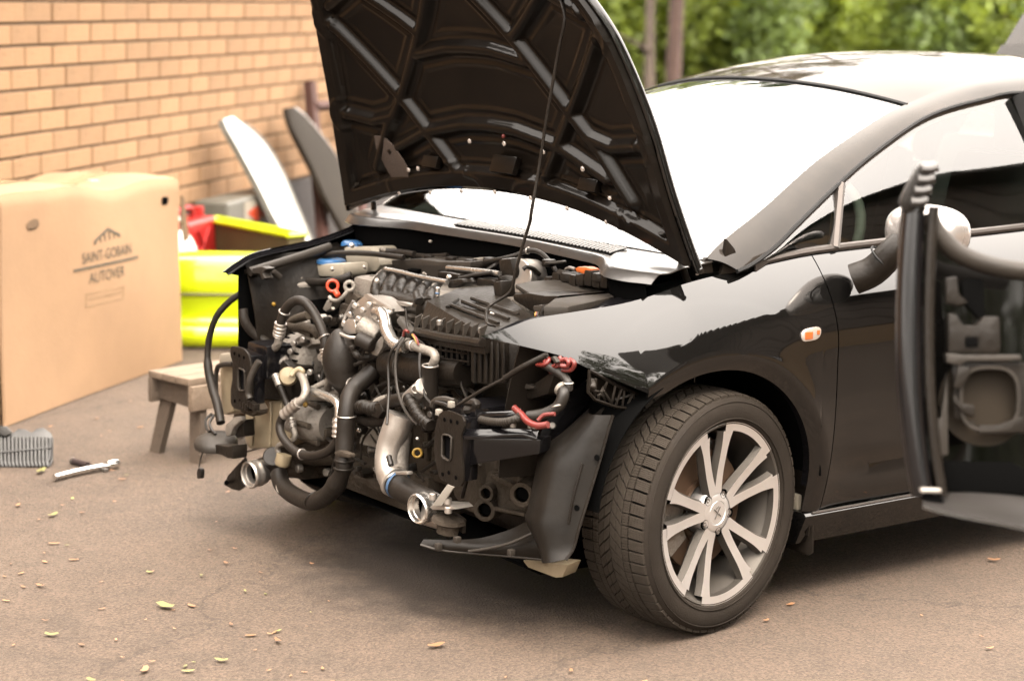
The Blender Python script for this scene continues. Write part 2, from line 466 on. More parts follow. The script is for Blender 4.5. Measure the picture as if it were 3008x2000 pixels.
class MB:
    def __init__(self):
        self.v, self.f, self.mi = [], [], []
    def add(self, vs, fs, mi=0):
        o = len(self.v)
        self.v += [tuple(q) for q in vs]
        self.f += [tuple(i + o for i in f) for f in fs]
        self.mi += [mi] * len(fs)
        return self
    def grid(self, fn, nu, nv, closed_u=False, mi=0, flip=False):
        vs = [fn(i / (nu if closed_u else nu), j / nv) for i in range(nu + (0 if closed_u else 1)) for j in range(nv + 1)]
        fs = []
        for i in range(nu):
            i2 = (i + 1) % nu if closed_u else i + 1
            for j in range(nv):
                q = (i * (nv + 1) + j, i2 * (nv + 1) + j, i2 * (nv + 1) + j + 1, i * (nv + 1) + j + 1)
                fs.append(q[::-1] if flip else q)
        return self.add(vs, fs, mi)
    def box(self, c, s, rot=None, bev=0.0, mi=0):
        bm = bmesh.new()
        bmesh.ops.create_cube(bm, size=1)
        for q in bm.verts: q.co = Vector((q.co.x * s[0], q.co.y * s[1], q.co.z * s[2]))
        if bev: bmesh.ops.bevel(bm, geom=bm.edges[:], offset=min(bev, min(s) * .45), segments=2, affect='EDGES', profile=.6)
        M4 = Matrix.Translation(Vector(c)) @ (rot.to_4x4() if rot else Matrix())
        bm.transform(M4)
        self.bm(bm, mi)
        return self
    def bm(self, bm, mi=0):
        bm.verts.index_update()
        self.add([q.co for q in bm.verts], [[q.index for q in f.verts] for f in bm.faces], mi)
        bm.free()
    def prism(self, pts, vec, bev=0.0, hole=None, mi=0, seg=2):
        vec = Vector(vec)
        bm = bmesh.new()
        vs = [bm.verts.new(p) for p in pts]
        if hole:
            hs_ = [bm.verts.new(p) for p in hole]
            es = [bm.edges.new((a[i], a[(i + 1) % len(a)])) for a in (vs, hs_) for i in range(len(a))]
            bmesh.ops.triangle_fill(bm, edges=es, use_beauty=True)
        else:
            bm.faces.new(vs)
        bm.normal_update()
        r = bmesh.ops.extrude_face_region(bm, geom=bm.faces[:])
        for e in r['geom']:
            if isinstance(e, bmesh.types.BMVert): e.co += vec
        bmesh.ops.recalc_face_normals(bm, faces=bm.faces[:])
        if bev:
            es = [e for e in bm.edges if len(e.link_faces) == 2 and e.calc_face_angle(0) > R(25)]
            try: bmesh.ops.bevel(bm, geom=es, offset=bev, segments=seg, affect='EDGES', profile=.6, clamp_overlap=True)
            except Exception: pass
        self.bm(bm, mi)
        return self
    def tube(self, path, r, n=12, caps=True, mi=0, sx=1.0):
        path = [Vector(p) for p in path]
        m_ = len(path)
        rr = r if callable(r) else (lambda t: r)
        t0 = (path[1] - path[0]).normalized()
        up = Vector((0, 0, 1)) if abs(t0.z) < .9 else Vector((1, 0, 0))
        nrm = t0.cross(up).normalized()
        vs = []
        for i, p in enumerate(path):
            tg = (path[min(i + 1, m_ - 1)] - path[max(i - 1, 0)]).normalized()
            nrm = (nrm - tg * nrm.dot(tg)).normalized()
            bn = tg.cross(nrm)
            q = rr(i / (m_ - 1))
            for k in range(n):
                a = 2 * math.pi * k / n
                vs.append(p + nrm * (math.cos(a) * q) + bn * (math.sin(a) * q * sx))
        fs = [(i * n + k, i * n + (k + 1) % n, (i + 1) * n + (k + 1) % n, (i + 1) * n + k) for i in range(m_ - 1) for k in range(n)]
        if caps:
            fs.append(tuple(range(n))[::-1])
            fs.append(tuple((m_ - 1) * n + k for k in range(n)))
        return self.add(vs, fs, mi)
    def lathe(self, prof, c, ax, n=32, mi=0, closed=False):
        ax = Vector(ax).normalized()
        c = Vector(c)
        e1 = ax.orthogonal().normalized()
        e2 = ax.cross(e1)
        vs = []
        for k in range(n):
            a = 2 * math.pi * k / n
            dv = e1 * math.cos(a) + e2 * math.sin(a)
            vs += [c + ax * h + dv * rad for rad, h in prof]
        mth = len(prof)
        fs = []
        for k in range(n):
            k2 = (k + 1) % n
            for j in range(mth - (0 if closed else 1)):
                j2 = (j + 1) % mth
                fs.append((k * mth + j, k2 * mth + j, k2 * mth + j2, k * mth + j2))
        return self.add(vs, fs, mi)
    def cyl(self, a, b, r, n=20, bev=0.002, mi=0):
        a, b = Vector(a), Vector(b)
        h = (b - a).length
        bev = min(bev, r * .4, h * .4)
        return self.lathe([(1e-4, 0), (r - bev, 0), (r, bev), (r, h - bev), (r - bev, h), (1e-4, h)], a, b - a, n, mi)
    def torus(self, c, ax, Rm, rm, n=28, k=10, mi=0):
        return self.lathe([(Rm + rm * math.cos(2 * math.pi * i / k), rm * math.sin(2 * math.pi * i / k)) for i in range(k)], c, ax, n, mi, closed=True)
    def mesh(self, name):
        me = bpy.data.meshes.new(name)
        me.from_pydata(self.v, [], self.f)
        me.update()
        return me
    def build(self, name, mats, parent=None, smooth=True, ang=40, solid=0.0, off=-1.0, recalc=True):
        me = self.mesh(name)
        if isinstance(mats, str): mats = [mats]
        for q in mats: me.materials.append(MATS[q])
        if len(mats) > 1: me.polygons.foreach_set('material_index', self.mi)
        if recalc:
            bm = bmesh.new()
            bm.from_mesh(me)
            bmesh.ops.remove_doubles(bm, verts=bm.verts[:], dist=1e-5)
            bmesh.ops.recalc_face_normals(bm, faces=bm.faces[:])
            bm.to_mesh(me)
            bm.free()
        if smooth:
            me.polygons.foreach_set('use_smooth', [True] * len(me.polygons))
            try: me.set_sharp_from_angle(angle=R(ang))
            except Exception: pass
        o = bpy.data.objects.new(name, me)
        col.objects.link(o)
        if solid:
            md = o.modifiers.new('thickness', 'SOLIDIFY')
            md.thickness = solid
            md.offset = off
            es = o.modifiers.new('crisp_rim', 'EDGE_SPLIT')
            es.split_angle = R(50)
        if parent: attach(o, parent)
        return o
def attach(o, parent):
    o.parent = parent
    root = Vector(parent.location) if parent.type == 'EMPTY' else Vector((0, 0, 0))
    o.matrix_parent_inverse = Matrix.Translation(-root)
def thing(name, label, cat, loc=(0, 0, 0), group=None):
    o = bpy.data.objects.new(name, None)
    o.empty_display_size = .1
    col.objects.link(o)
    o.location = loc
    tag(o, label, cat, group)
    return o
def tag(o, label, cat, group=None):
    o['label'] = label
    o['category'] = cat
    if group: o['group'] = group
    return o
def structure(o):
    o['kind'] = 'structure'
    return o
# ================================================================== SETTING
g = MB().grid(lambda a, b: (-150 + 300 * a, -150 + 300 * b, 0), 4, 4).build('ground', 'asphalt')
structure(g)

# brick house behind the car
WN = Vector((math.cos(2.26608), math.sin(2.26608), 0))       # into the house
WO = WN * 3.01845
WD = Vector((0.76819, 0.64022, 0))                            # along the wall, away from the camera
house = thing('brick_house', 'house with yellow brick wall on a grey plinth behind the cardboard box', 'house', WO + WD * 2)
S0, S1, WTOP = -3.0, 16.2, 2.7
PZ, CP, BPI = 0.435, 0.1, 0.2775
def wpt(s, d, z): return WO + WD * s + WN * d + Vector((0, 0, z))
def wbox(s0, s1, d0, d1, z0, z1, name, mt, parent, bev=0.0):
    pts = [wpt(s0, d0, z0), wpt(s1, d0, z0), wpt(s1, d1, z0), wpt(s0, d1, z0)]
    return MB().prism(pts, (0, 0, z1 - z0), bev).build(name, mt, parent, smooth=False)
wbox(S0, S1, 0.012, 7.0, PZ - .01, WTOP, 'wall_core', 'mortar', house)
wbox(S0, S1, -0.012, 6.9, -0.3, PZ - .012, 'plinth', 'plinth_concrete', house)
wbox(S0 - .5, S1 + .5, -0.35, 7.5, WTOP, WTOP + .16, 'eaves', 'brown_boards', house)
rp = [wpt(S0 - .6, -.6, WTOP + .16), wpt(S0 - .6, 3.5, WTOP + .3), wpt(S0 - .6, 7.6, WTOP + .16)]
MB().prism(rp, WD * (S1 - S0 + 1.2)).build('roof', 'dark_roof', house, smooth=False)
bm = bmesh.new()
bmesh.ops.create_cube(bm, size=1)
for q in bm.verts: q.co = Vector((q.co.x * .2660, q.co.y * .09, q.co.z * .0880))
bmesh.ops.bevel(bm, geom=bm.edges[:], offset=.004, segments=1, affect='EDGES')
bmesh_brick = bpy.data.meshes.new('brick')
bm.to_mesh(bmesh_brick)
bm.free()
bmesh_brick.materials.append(MATS['brick'])
WROT = WD.to_3d().to_track_quat('X', 'Z').to_matrix()
WROT = Matrix((WD, WN, Vector((0, 0, 1)))).transposed()
far_b = MB()
rb = random.Random(3)
nb = 0
# joints measured on the photograph: one at s=2.974 on the course whose top joint lies at z=1.442
for k in range(-1, 26):
    zc = PZ + CP * (k + .5) + 0.003
    if zc > WTOP - .05: break
    row = round((1.442 - zc) / CP + .5)
    off = 2.974 + (0 if row % 2 == 0 else BPI / 2)
    i0 = int((S0 - off) / BPI) + 1
    i = i0
    while off + (i + 1) * BPI < S1:
        sc_ = off + (i + .5) * BPI
        c = wpt(sc_ , .045 + rb.uniform(-.0025, .0025), zc)
        vis = 2.5 < sc_ < 7.7 and zc < 1.75 and k >= 0
        if vis and nb < 290:
            o = bpy.data.objects.new('brick', bmesh_brick)
            col.objects.link(o)
            o.parent = house
            o.matrix_parent_inverse = Matrix.Translation(-house.location)
            o.matrix_basis = Matrix.Translation(c) @ (Matrix.Rotation(rb.uniform(-.004, .004), 3, 'Z') @ WROT).to_4x4()
            nb += 1
        elif k >= 0:
            far_b.box(c, (.2660, .09, .0880), WROT)
        i += 1
fb = far_b.build('brick_courses', 'brick', house, smooth=False, recalc=False)
fb['kind'] = 'stuff'

# outbuilding across the yard, seen mirrored in the car's side
ob = thing('outbuilding', 'brown board outbuilding with dark roof mirrored in the car side window', 'outbuilding', (10, -6.4, 0))
MB().box((11, -7.0, .75), (19, 4, 1.5)).build('lower_wall', 'tan_brick', ob, smooth=False)
MB().box((11, -7.0, 2.85), (19.1, 4.1, 2.7)).build('upper_wall', 'brown_boards', ob, smooth=False)
for i in range(62):
    MB().box((1.65 + .3 * i, -4.94, 2.85), (.27, .03, 2.66)).build('wall_board', 'brown_boards', ob, smooth=False)
MB().prism([(1.2, -4.4, 4.2), (1.2, -7.0, 6.0), (1.2, -9.6, 4.2)], (20.5, 0, 0)).build('roof', 'dark_roof', ob, smooth=False)
for i in range(68):
    MB().tube([(1.3 + .3 * i, -4.38, 4.24), (1.3 + .3 * i, -5.7, 5.15), (1.3 + .3 * i, -7.0, 6.04)], .07, 6).build('roof_tile_row', 'dark_roof', ob)
for i in range(4):
    MB().box((6.5 + 4 * i, -4.93, 1.75), (1.1, .06, .9), bev=.01).build('window', 'window_glass', ob, smooth=False)

# ------------------------------------------------------------------ trees
def leaf_cloud(rng, n, cent, size, shell=.5):
    mb = MB()
    vs, fs = [], []
    for i in range(n):
        c, rad = rng.choice(cent)
        while True:
            d = Vector((rng.uniform(-1, 1), rng.uniform(-1, 1), rng.uniform(-1, 1)))
            if d.length < 1: break
        d = d.normalized() * (d.length ** shell)
        p = Vector(c) + Vector((d.x * rad[0], d.y * rad[1], d.z * rad[2]))
        a = Vector((rng.gauss(0, 1), rng.gauss(0, 1), rng.gauss(0, .6))).normalized()
        b = a.orthogonal().normalized()
        b = (b * math.cos(rng.uniform(0, 6.28)) + a.cross(b) * math.sin(rng.uniform(0, 6.28))).normalized()
        s = size * rng.uniform(.6, 1.3)
        o = len(vs)
        vs += [p - a * s, p + b * s * .5, p + a * s, p - b * s * .5]
        fs.append((o, o + 1, o + 2, o + 3))
    mb.add(vs, fs)
    return mb
def tree_parts(rng, kind):
    if kind == 'pine':
        trunk = MB().tube(smooth_path([(0, 0, -.1), (.05, 0, 4), (-.05, .05, 9), (0, 0, 14)], 4), lambda t: .15 * (1 - .75 * t), 10)
        cents = []
        for i in range(26):
            z = rng.uniform(6.5, 14.5)
            rr = 2.4 * (15.3 - z) / 9
            a = rng.uniform(0, 6.28)
            e = Vector((math.cos(a) * rr, math.sin(a) * rr, z - .2))
            trunk.tube([(0, 0, z), e * .5 + Vector((0, 0, z * .5)), e], lambda t: .035 * (1 - .8 * t), 5)
            cents.append((e, (.8, .8, .4)))
            cents.append((e * .5 + Vector((0, 0, z * .5)), (.6, .6, .35)))
        return trunk, leaf_cloud(rng, 7000, cents, .09), 'pine_bark', 'needle_green'
    trunk = MB().tube(smooth_path([(0, 0, -.1), (.08, .03, 2), (-.1, .05, 5), (.1, 0, 9)], 4), lambda t: .10 * (1 - .8 * t), 9)
    cents = []
    for i in range(30):
        z = rng.uniform(1.0, 9.5)
        rr = rng.uniform(.4, 1.0) * (1.9 if z < 6 else 1.4)
        a = rng.uniform(0, 6.28)
        e = Vector((math.cos(a) * rr, math.sin(a) * rr, z + .4))
        trunk.tube([(0, 0, z * .85), e * .5 + Vector((0, 0, z * .45)), e], lambda t: .025 * (1 - .8 * t), 5)
        cents.append((e, (.65, .65, .5)))
    return trunk, leaf_cloud(rng, 9000, cents, .075), 'birch_bark', 'leaf_green'
def shrub_parts(rng, mt):
    stem = MB()
    cents = []
    for i in range(9):
        a = rng.uniform(0, 6.28)
        rr = rng.uniform(.2, .9)
        h = rng.uniform(.7, 2.1)
        e = Vector((math.cos(a) * rr, math.sin(a) * rr, h))
        stem.tube([(0, 0, -.05), e * .5 + Vector((0, 0, .2)), e], lambda t: .02 * (1 - .8 * t), 5)
        cents.append((e, (.45, .45, .35)))
        cents.append((e * .65, (.4, .4, .35)))
    return stem, leaf_cloud(rng, 4200, cents, .06), 'birch_bark', mt
PROTO = {}
def make_plant(key, name, label, cat, loc, s, rot, group):
    t = thing(name, label, cat, loc, group)
    t.rotation_euler = (0, 0, rot)
    t.scale = (s, s, s)
    if key not in PROTO:
        rng = random.Random(hash(key) % 1000 if False else sum(map(ord, key)))
        if key.startswith('shrub'): a, b, c, d = shrub_parts(rng, 'leaf_green' if key[-1] in 'ac' else 'leaf_dark')
        else: a, b, c, d = tree_parts(rng, key[:-1])
        if key == 'birchd': d = 'needle_green'
        ma, mb_ = a.mesh(key + '_wood'), b.mesh(key + '_leaves')
        ma.materials.append(MATS[c])
        mb_.materials.append(MATS[d])
        PROTO[key] = (ma, mb_)
    ma, mb_ = PROTO[key]
    for nm, me in (('trunk' if cat == 'tree' else 'stem', ma), ('crown' if cat == 'tree' else 'foliage', mb_)):
        o = bpy.data.objects.new(nm, me)
        col.objects.link(o)
        o.parent = t
    return t
rt = random.Random(11)
def along(u, dep, z=0.0):
    q = ray(u, 0)
    p = CAM + q * dep
    return Vector((p.x, p.y, z))
make_plant('pinea', 'pine_tree', 'slim reddish pine trunk, right one of the pair beside the raised hood', 'tree', along(1984, 23.5), .66, .3, 'forest trees behind the car')
make_plant('birchb', 'birch_tree', 'pale slim trunk, left one of the pair beside the raised hood', 'tree', along(1920, 24.5), .75, 1.1, 'forest trees behind the car')
make_plant('pineb', 'pine_tree', 'brown pine trunk standing in the green wood above the car roof', 'tree', along(2330, 31), .7, 2.2, 'forest trees behind the car')
gen_t = 'leafy forest tree in the green wood behind the black car'
for i in range(17):
    u = 1250 + 130 * i + rt.uniform(-40, 40)
    make_plant(rt.choice(['bircha', 'birchb', 'pineb']), 'forest_tree', gen_t, 'tree', along(u, rt.uniform(34, 46)), rt.uniform(.40, .55), rt.uniform(0, 6), 'forest trees behind the car')
for i in range(38):
    u = 1500 + 48 * i + rt.uniform(-30, 30)
    make_plant('shrub' + rt.choice('abc'), 'forest_shrub', 'green leafy shrub filling the wood edge behind the black car', 'shrub', along(u, rt.choice([26.5, 28, 30, 32]) + rt.uniform(-.6, .6)), rt.uniform(.85, 1.3), rt.uniform(0, 6), 'shrubs at the wood edge behind the car')
for i in range(22):
    make_plant('birchd', 'yard_tree', 'leafy tree in the row close behind the camera mirrored in the fender', 'tree', (-9 + .78 * i + rt.uniform(-.3, .3), -10.5 - 2.2 * (i % 3) + rt.uniform(-.5, .5), 0), (rt.uniform(.68, .82) if i > 9 else rt.uniform(.50, .60) if i > 5 else rt.uniform(.34, .45)), rt.uniform(0, 6), 'tree row mirrored in the fender')
for i in range(44):
    an = R(165 + 190 * i / 43 + rt.uniform(-2, 2))
    dd = rt.choice([19, 23, 27])
    x, y = dd * math.cos(an), -2 + dd * math.sin(an)
    make_plant(('birchd', 'pineb')[i % 2], 'yard_tree', 'tall tree across the yard mirrored dark in the black fender', 'tree', (x, y, 0), rt.uniform(.6, .85), rt.uniform(0, 6), 'trees across the yard mirrored in the fender')
# ================================================================== CAR
car = thing('car', 'black hatchback with its hood open and front bumper and lights removed', 'car')
def part(mb, name, m_, parent=None, **k): return mb.build(name, m_, parent or car, **k)
ys_f = ip([(-.60, .650), (-.54, .680), (-.479, .699), (-.37, .725), (-.25, .742), (-.175, .752), (-.11, .760), (-.06, .768), (.05, .772), (.2, .770), (.43, .762), (1.2, .765), (2.2, .785), (3.3, .70)])
zs_f = ip([(-.60, .797), (-.54, .818), (-.479, .838), (-.37, .850), (-.25, .861), (-.175, .873), (-.11, .888), (-.06, .902), (.05, .919), (.2, .934), (.43, .953), (1.2, .973), (2.2, 1.01), (3.3, 1.02)])
yw_f = ip([(-.60, .665), (-.54, .72), (-.463, .775), (-.388, .815), (-.243, .858), (-.1, .878), (.05, .886), (.2, .884), (.42, .878), (1.2, .886), (2.2, .886), (2.9, .87), (3.35, .78)])
cut_f = ip([(-.60, .7955), (-.558, .785), (-.463, .759), (-.434, .750), (-.388, .724), (-.3, .682), (-.243, .655)])
ARC = [(-.01, .34, .355), (2.578, .335, .36)]
def zbot(x):
    if x < -.243: return min(cut_f(x), zs_f(x) - .0005)
    for ax_, az, ar in ARC:
        d = abs(x - ax_)
        if d < ar - 1e-6: return az + math.sqrt(ar * ar - d * d)
    return .268
def side_y(x, z):
    ys, zs, yw = ys_f(x), zs_f(x), yw_f(x)
    drop = .225 + .015 * max(0, min(1, (x - .1) / .4))
    if z > zs - drop:
        c = 1 - (zs - z) / drop
        y = ys + (yw - ys) * (1 - c * c)
    else:
        y = yw
    if z < .6: y -= .047 * ((.6 - z) / .33) ** 2
    if x > .42 and z < .6:
        k = min(1, (x - .42) / .12)
        y -= k * .018 * math.exp(-((z - .372) / .028) ** 2) - k * .006 * math.exp(-((z - .43) / .03) ** 2)
    for ax_, az, ar in ARC:
        r_ = math.hypot(x - ax_, z - az)
        e = (r_ - ar) / .042
        if z > .2 and e < 4: y += .012 * math.exp(-max(0, e - 1.0) * 1.1) - .020 * max(0, 1 - e)
    return y
def side_panel(xs, sgn, zb=None, nv=26, zt=None):
    mb = MB()
    rows = []
    for x in xs:
        zs = zs_f(x) if zt is None else zt(x)
        b = (zb or zbot)(x)
        drop = .17
        row = []
        for j in range(nv + 1):
            t = j / nv
            # more samples on the shoulder
            z = zs + (b - zs) * (t ** 1.3)
            row.append((x, sgn * side_y(x, z), z))
        rows.append(row)
    vs = [p for r_ in rows for p in r_]
    n = nv + 1
    fs = [(i * n + j, (i + 1) * n + j, (i + 1) * n + j + 1, i * n + j + 1) for i in range(len(xs) - 1) for j in range(nv)]
    mb.add(vs, fs)
    return mb
def span(a, b, n): return [a + (b - a) * i / n for i in range(n + 1)]
xs_fender = span(-.60, -.245, 22) + [-.01 + .355 * math.sin(R(a)) for a in span(-41, 89.9, 44)] + [.3452, .36, .38, .4015]
DG = .404
for sg, nm in ((-1, 'front_fender'), (1, 'front_fender')):
    fo = part(side_panel(xs_fender, sg, nv=34), nm, 'black_paint', solid=.002, off=0)
    # inner return flange along the hood seam
    mb = MB()
    def fl(a, b, s=sg):
        x = -.585 + .95 * a
        return (x, s * (ys_f(x) - .001 - (.025 if s > 0 else (.03 + .075 * min(1, a * 2.5) * (1 - max(0, a - .5) * 1.6))) * b), zs_f(x) - .004 - .012 * min(1, b * 3.2) + .004 * b)
    mb.grid(fl, 50, 6)
    part(mb, 'seam_flange', 'bay_paint', fo, solid=.002, off=0)
    # rolled lip inside the arch
    mb = MB()
    def lipf(a, b, s=sg):
        an = R(-40 + 130 * a)
        x, z = -.01 + .355 * math.sin(an), .34 + .355 * math.cos(an)
        return (x, s * (side_y(x, z) - .001 - .022 * b), z + .002)
    mb.grid(lipf, 40, 2)
    part(mb, 'arch_lip', 'bay_paint', fo)
    d1 = part(side_panel(span(DG + .0015, 1.48, 30), sg, zb=lambda x: .272, nv=34), 'front_door', 'black_paint', solid=.002, off=0)
    part(side_panel(span(1.486, 2.16, 16), sg, zb=lambda x: max(.272, zbot(x)), nv=34), 'rear_door', 'black_paint', solid=.004, off=0)
    part(side_panel(span(2.166, 2.22, 3) + [2.578 + .36 * math.sin(R(a)) for a in span(-89.9, 89.9, 40)] + span(2.94, 3.35, 8), sg, nv=34), 'rear_quarter', 'black_paint', solid=.004, off=0)
    # sill
    mb = MB()
    pr = [(.838, .2655), (.846, .258), (.842, .246), (.812, .176), (.77, .160), (.70, .160), (.70, .2655)]
    mb.prism([(.345, sg * a, b) for a, b in pr], (1.88, 0, 0), .002)
    so_ = part(mb, 'sill', 'black_paint')
    part(MB().tube([(x, sg * .8425, .2645) for x in span(.372, 2.2, 8)], .0042, 6), 'sill_strip', 'silver_trim', so_)
    # belt trim along window base
    tp = [Vector((x, sg * (ys_f(x) - .004), zs_f(x) + .011)) for x in span(.125, 2.5, 40)]
    part(MB().tube(tp[:8], .0105, 8, sx=1.0), 'belt_trim', 'silver_trim', d1)
    part(MB().tube(tp[7:], .0105, 8), 'belt_trim', 'silver_trim', d1)
    # shut-line backing
    part(MB().grid(lambda a, b, s=sg: (.385 + .035 * a, s * (side_y(.40, .28 + .66 * b) - .012), .28 + .66 * b), 1, 20), 'hinge_pillar', 'dark_hole')
# side repeater on the near fender
rp = P('N', 2383, 982, y=-.881)
mb = MB().prism([(rp.x + .034 * math.copysign(abs(math.cos(a)) ** .6, math.cos(a)), -side_y(rp.x, rp.z) + .003, rp.z + .0175 * math.copysign(abs(math.sin(a)) ** .8, math.sin(a)) + .02 * .25 * math.cos(a)) for a in [2 * math.pi * i / 24 for i in range(24)]], (0, -.012, 0), .004)
rpo = part(mb, 'side_repeater', 'clear_lens')
part(MB().box((rp.x - .012, -side_y(rp.x, rp.z) - .0095, rp.z - .002), (.028, .002, .02), bev=.004), 'amber_bulb', 'amber_lens', rpo)
part(MB().box((rp.x + .022, -side_y(rp.x, rp.z) - .0095, rp.z + .004), (.010, .002, .012), bev=.003), 'amber_bulb', 'amber_lens', rpo)

# ---- greenhouse
def poly(pts, n):
    p = smooth_path(pts, 8)
    L = [0]
    for i in range(1, len(p)): L.append(L[-1] + (p[i] - p[i - 1]).length)
    out = []
    for k in range(n + 1):
        t = L[-1] * k / n
        i = 0
        while i < len(L) - 2 and L[i + 1] < t: i += 1
        out.append(p[i].lerp(p[i + 1], (t - L[i]) / max(1e-9, L[i + 1] - L[i])))
    return out
INN = [(.03, -.757, .962), (.099, -.742, 1.002), (.282, -.70, 1.076), (.527, -.64, 1.186), (.793, -.58, 1.278), (.961, -.55, 1.328), (1.197, -.53, 1.381), (1.509, -.53, 1.412), (2.0, -.53, 1.408), (2.5, -.52, 1.37), (2.72, -.515, 1.345)]
OUT = [(.10, -.796, .935), (.156, -.79, .948), (.261, -.772, .99), (.358, -.752, 1.043), (.555, -.705, 1.14), (.742, -.665, 1.222), (.983, -.625, 1.308), (1.241, -.605, 1.352), (1.434, -.60, 1.369), (2.0, -.61, 1.352), (2.5, -.625, 1.29), (2.76, -.64, 1.235)]
NP = 70
pi_, po_ = poly(INN, NP), poly(OUT, NP)
def flipy(v, s): return Vector((v.x, v.y * (-s), v.z))
for sg in (-1, 1):
    mb = MB()
    def pil(a, b, s=sg):
        k = min(NP, int(round(a * NP)))
        A_, B_ = pi_[k], po_[k]
        p = A_.lerp(B_, b)
        bl = math.sin(math.pi * b) * .007
        return flipy(p + Vector((-.15, -.62, .75)).normalized() * bl, s)
    mb.grid(pil, NP, 8)
    part(mb, 'roof_pillar', 'roof_paint', solid=.004, off=0)
    # black edge seal and grey window frame below the pillar
    part(MB().tube([flipy(p + Vector((0, -.004, -.004)), sg) for p in po_], .006, 6), 'window_seal', 'seal_rubber')
    fr = []
    mb = MB()
    def frame(a, b, s=sg):
        k = 2 + min(NP - 2, int(round(a * (NP - 2))))
        p = po_[k]
        cdir = Vector((.25, .12, -1)).normalized() if k < 40 else Vector((0, .1, -1))
        return flipy(p + cdir * (.008 + .026 * b) + Vector((0, .004, 0)), s)
    mb.grid(frame, NP - 2, 1)
    part(mb, 'window_frame', 'silver_trim', solid=.006, off=0)
    # side glass
    mb = MB()
    def sglass(a, b, s=sg):
        k = 3 + min(NP - 3, int(round(a * (NP - 6))))
        p = po_[k] + Vector((0, .008, -.012))
        zb = zs_f(p.x) + .005
        q = Vector((p.x, -(ys_f(p.x) - .008), min(zb, p.z)))
        r_ = p.lerp(q, b)
        r_.y -= .012 * math.sin(math.pi * b)
        return flipy(r_, s)
    mb.grid(sglass, NP - 6, 8)
    part(mb, 'side_window', 'window_glass')
    # quarter-light divider and B pillar
    for x0, x1, wd, mt_ in ((.555, .492, .016, 'silver_trim'), (1.41, 1.47, .05, 'seal_rubber')):
        k = min(range(NP + 1), key=lambda i: abs(po_[i].x - x0))
        a_ = po_[k] + Vector((0, .002, -.01))
        b_ = Vector((x1, -(ys_f(x1) - .004), zs_f(x1) + .01))
        mb = MB().tube([flipy(a_.lerp(b_, t), sg) for t in span(0, 1, 6)], wd, 8)
        part(mb, 'window_divider', mt_)
# roof skin
def roof(a, b):
    k0 = min(range(NP + 1), key=lambda i: abs(pi_[i].x - .961))
    f = k0 + (NP - k0) * a
    i = min(NP - 1, int(f))
    e = pi_[i].lerp(pi_[i + 1], f - i)
    t = 2 * b - 1
    cr = .052 - .022 * max(0, (a - .5)) * 2
    bow = .055 * (1 - a) - .03 * a
    return (e.x - bow * (1 - t * t), -e.y * t, e.z + cr * (1 - abs(t) ** 2.4))
part(MB().grid(roof, 40, 40), 'roof', 'roof_paint', solid=.004, off=-1)
# windscreen
k0 = min(range(NP + 1), key=lambda i: abs(pi_[i].x - .961))
def wscr(a, b):
    f = k0 * a
    i = min(NP - 1, int(f))
    e = pi_[i].lerp(pi_[i + 1], f - i)
    t = 2 * b - 1
    bow = .022 * (1 - a) + .055 * a
    return (e.x - bow * (1 - t * t), -e.y * t, e.z + (.004 * (1 - a) + .050 * a + .03 * math.sin(math.pi * a)) * (1 - abs(t) ** 2.2) - .003)
part(MB().grid(wscr, 40, 40), 'windscreen', 'windscreen_glass')
part(MB().tube([Vector(wscr(1, b)) + Vector((.004, 0, .003)) for b in span(0, 1, 40)], .006, 6), 'windscreen_seal', 'seal_rubber')
# interior
part(MB().box((1.62, 0, .20), (3.0, 1.56, .08), bev=.02), 'floor_pan', 'black_plastic')
part(MB().grid(lambda a, b: (.06 + .55 * a - .08 * math.cos(math.pi * (b - .5)), -.70 + 1.4 * b, .93 + .06 * math.sin(math.pi * min(1, a * 1.2)) - .10 * max(0, a - .6)), 10, 12), 'dashboard', 'interior')
for sy in (-.37, .37):
    st = part(MB().box((1.35, sy, .50), (.5, .5, .18), bev=.06), 'front_seat', 'interior')
    part(MB().box((1.66, sy, .86), (.16, .48, .6), Matrix.Rotation(R(14), 3, 'Y'), bev=.06), 'backrest', 'interior', st)
    part(MB().box((1.76, sy, 1.24), (.1, .26, .17), bev=.04), 'headrest', 'interior', st)
part(MB().box((2.4, 0, .85), (.16, 1.2, .6), Matrix.Rotation(R(18), 3, 'Y'), bev=.05), 'rear_seat', 'interior')
part(MB().torus((.80, -.36, .93), Vector((-.9, 0, .42)), .185, .016), 'steering_wheel', 'interior_light')
# tail, hatch
part(MB().grid(lambda a, b: (3.32 + .03 * math.sin(math.pi * b), -.76 + 1.52 * b, .3 + .55 * a), 6, 14), 'rear_bumper', 'black_paint', solid=.01)
HB = Vector((2.78, 0, 1.375))
def hatch(a, b, off=0.0):
    t = 2 * b - 1
    wv = .685 - .05 * a
    ang = R(40)
    s_ = 1.05 * a
    p = HB + Vector((math.cos(ang), 0, math.sin(ang))) * s_
    p += Vector((-math.sin(ang), 0, math.cos(ang))) * (off + .04 * (1 - t * t) + .10 * math.sin(math.pi * a * .8))
    return (p.x, wv * t, p.z)
ht = part(MB().grid(hatch, 16, 20), 'tailgate', 'roof_paint', solid=.05, off=-1)
part(MB().grid(lambda a, b: hatch(.14 + .6 * a, .08 + .84 * b, .006), 10, 16), 'rear_window', 'cowl_plastic', ht)
part(MB().grid(lambda a, b: hatch(-.02 + .10 * a, .02 + .96 * b, .014), 3, 16), 'spoiler_vent', 'black_plastic', ht, solid=.02)
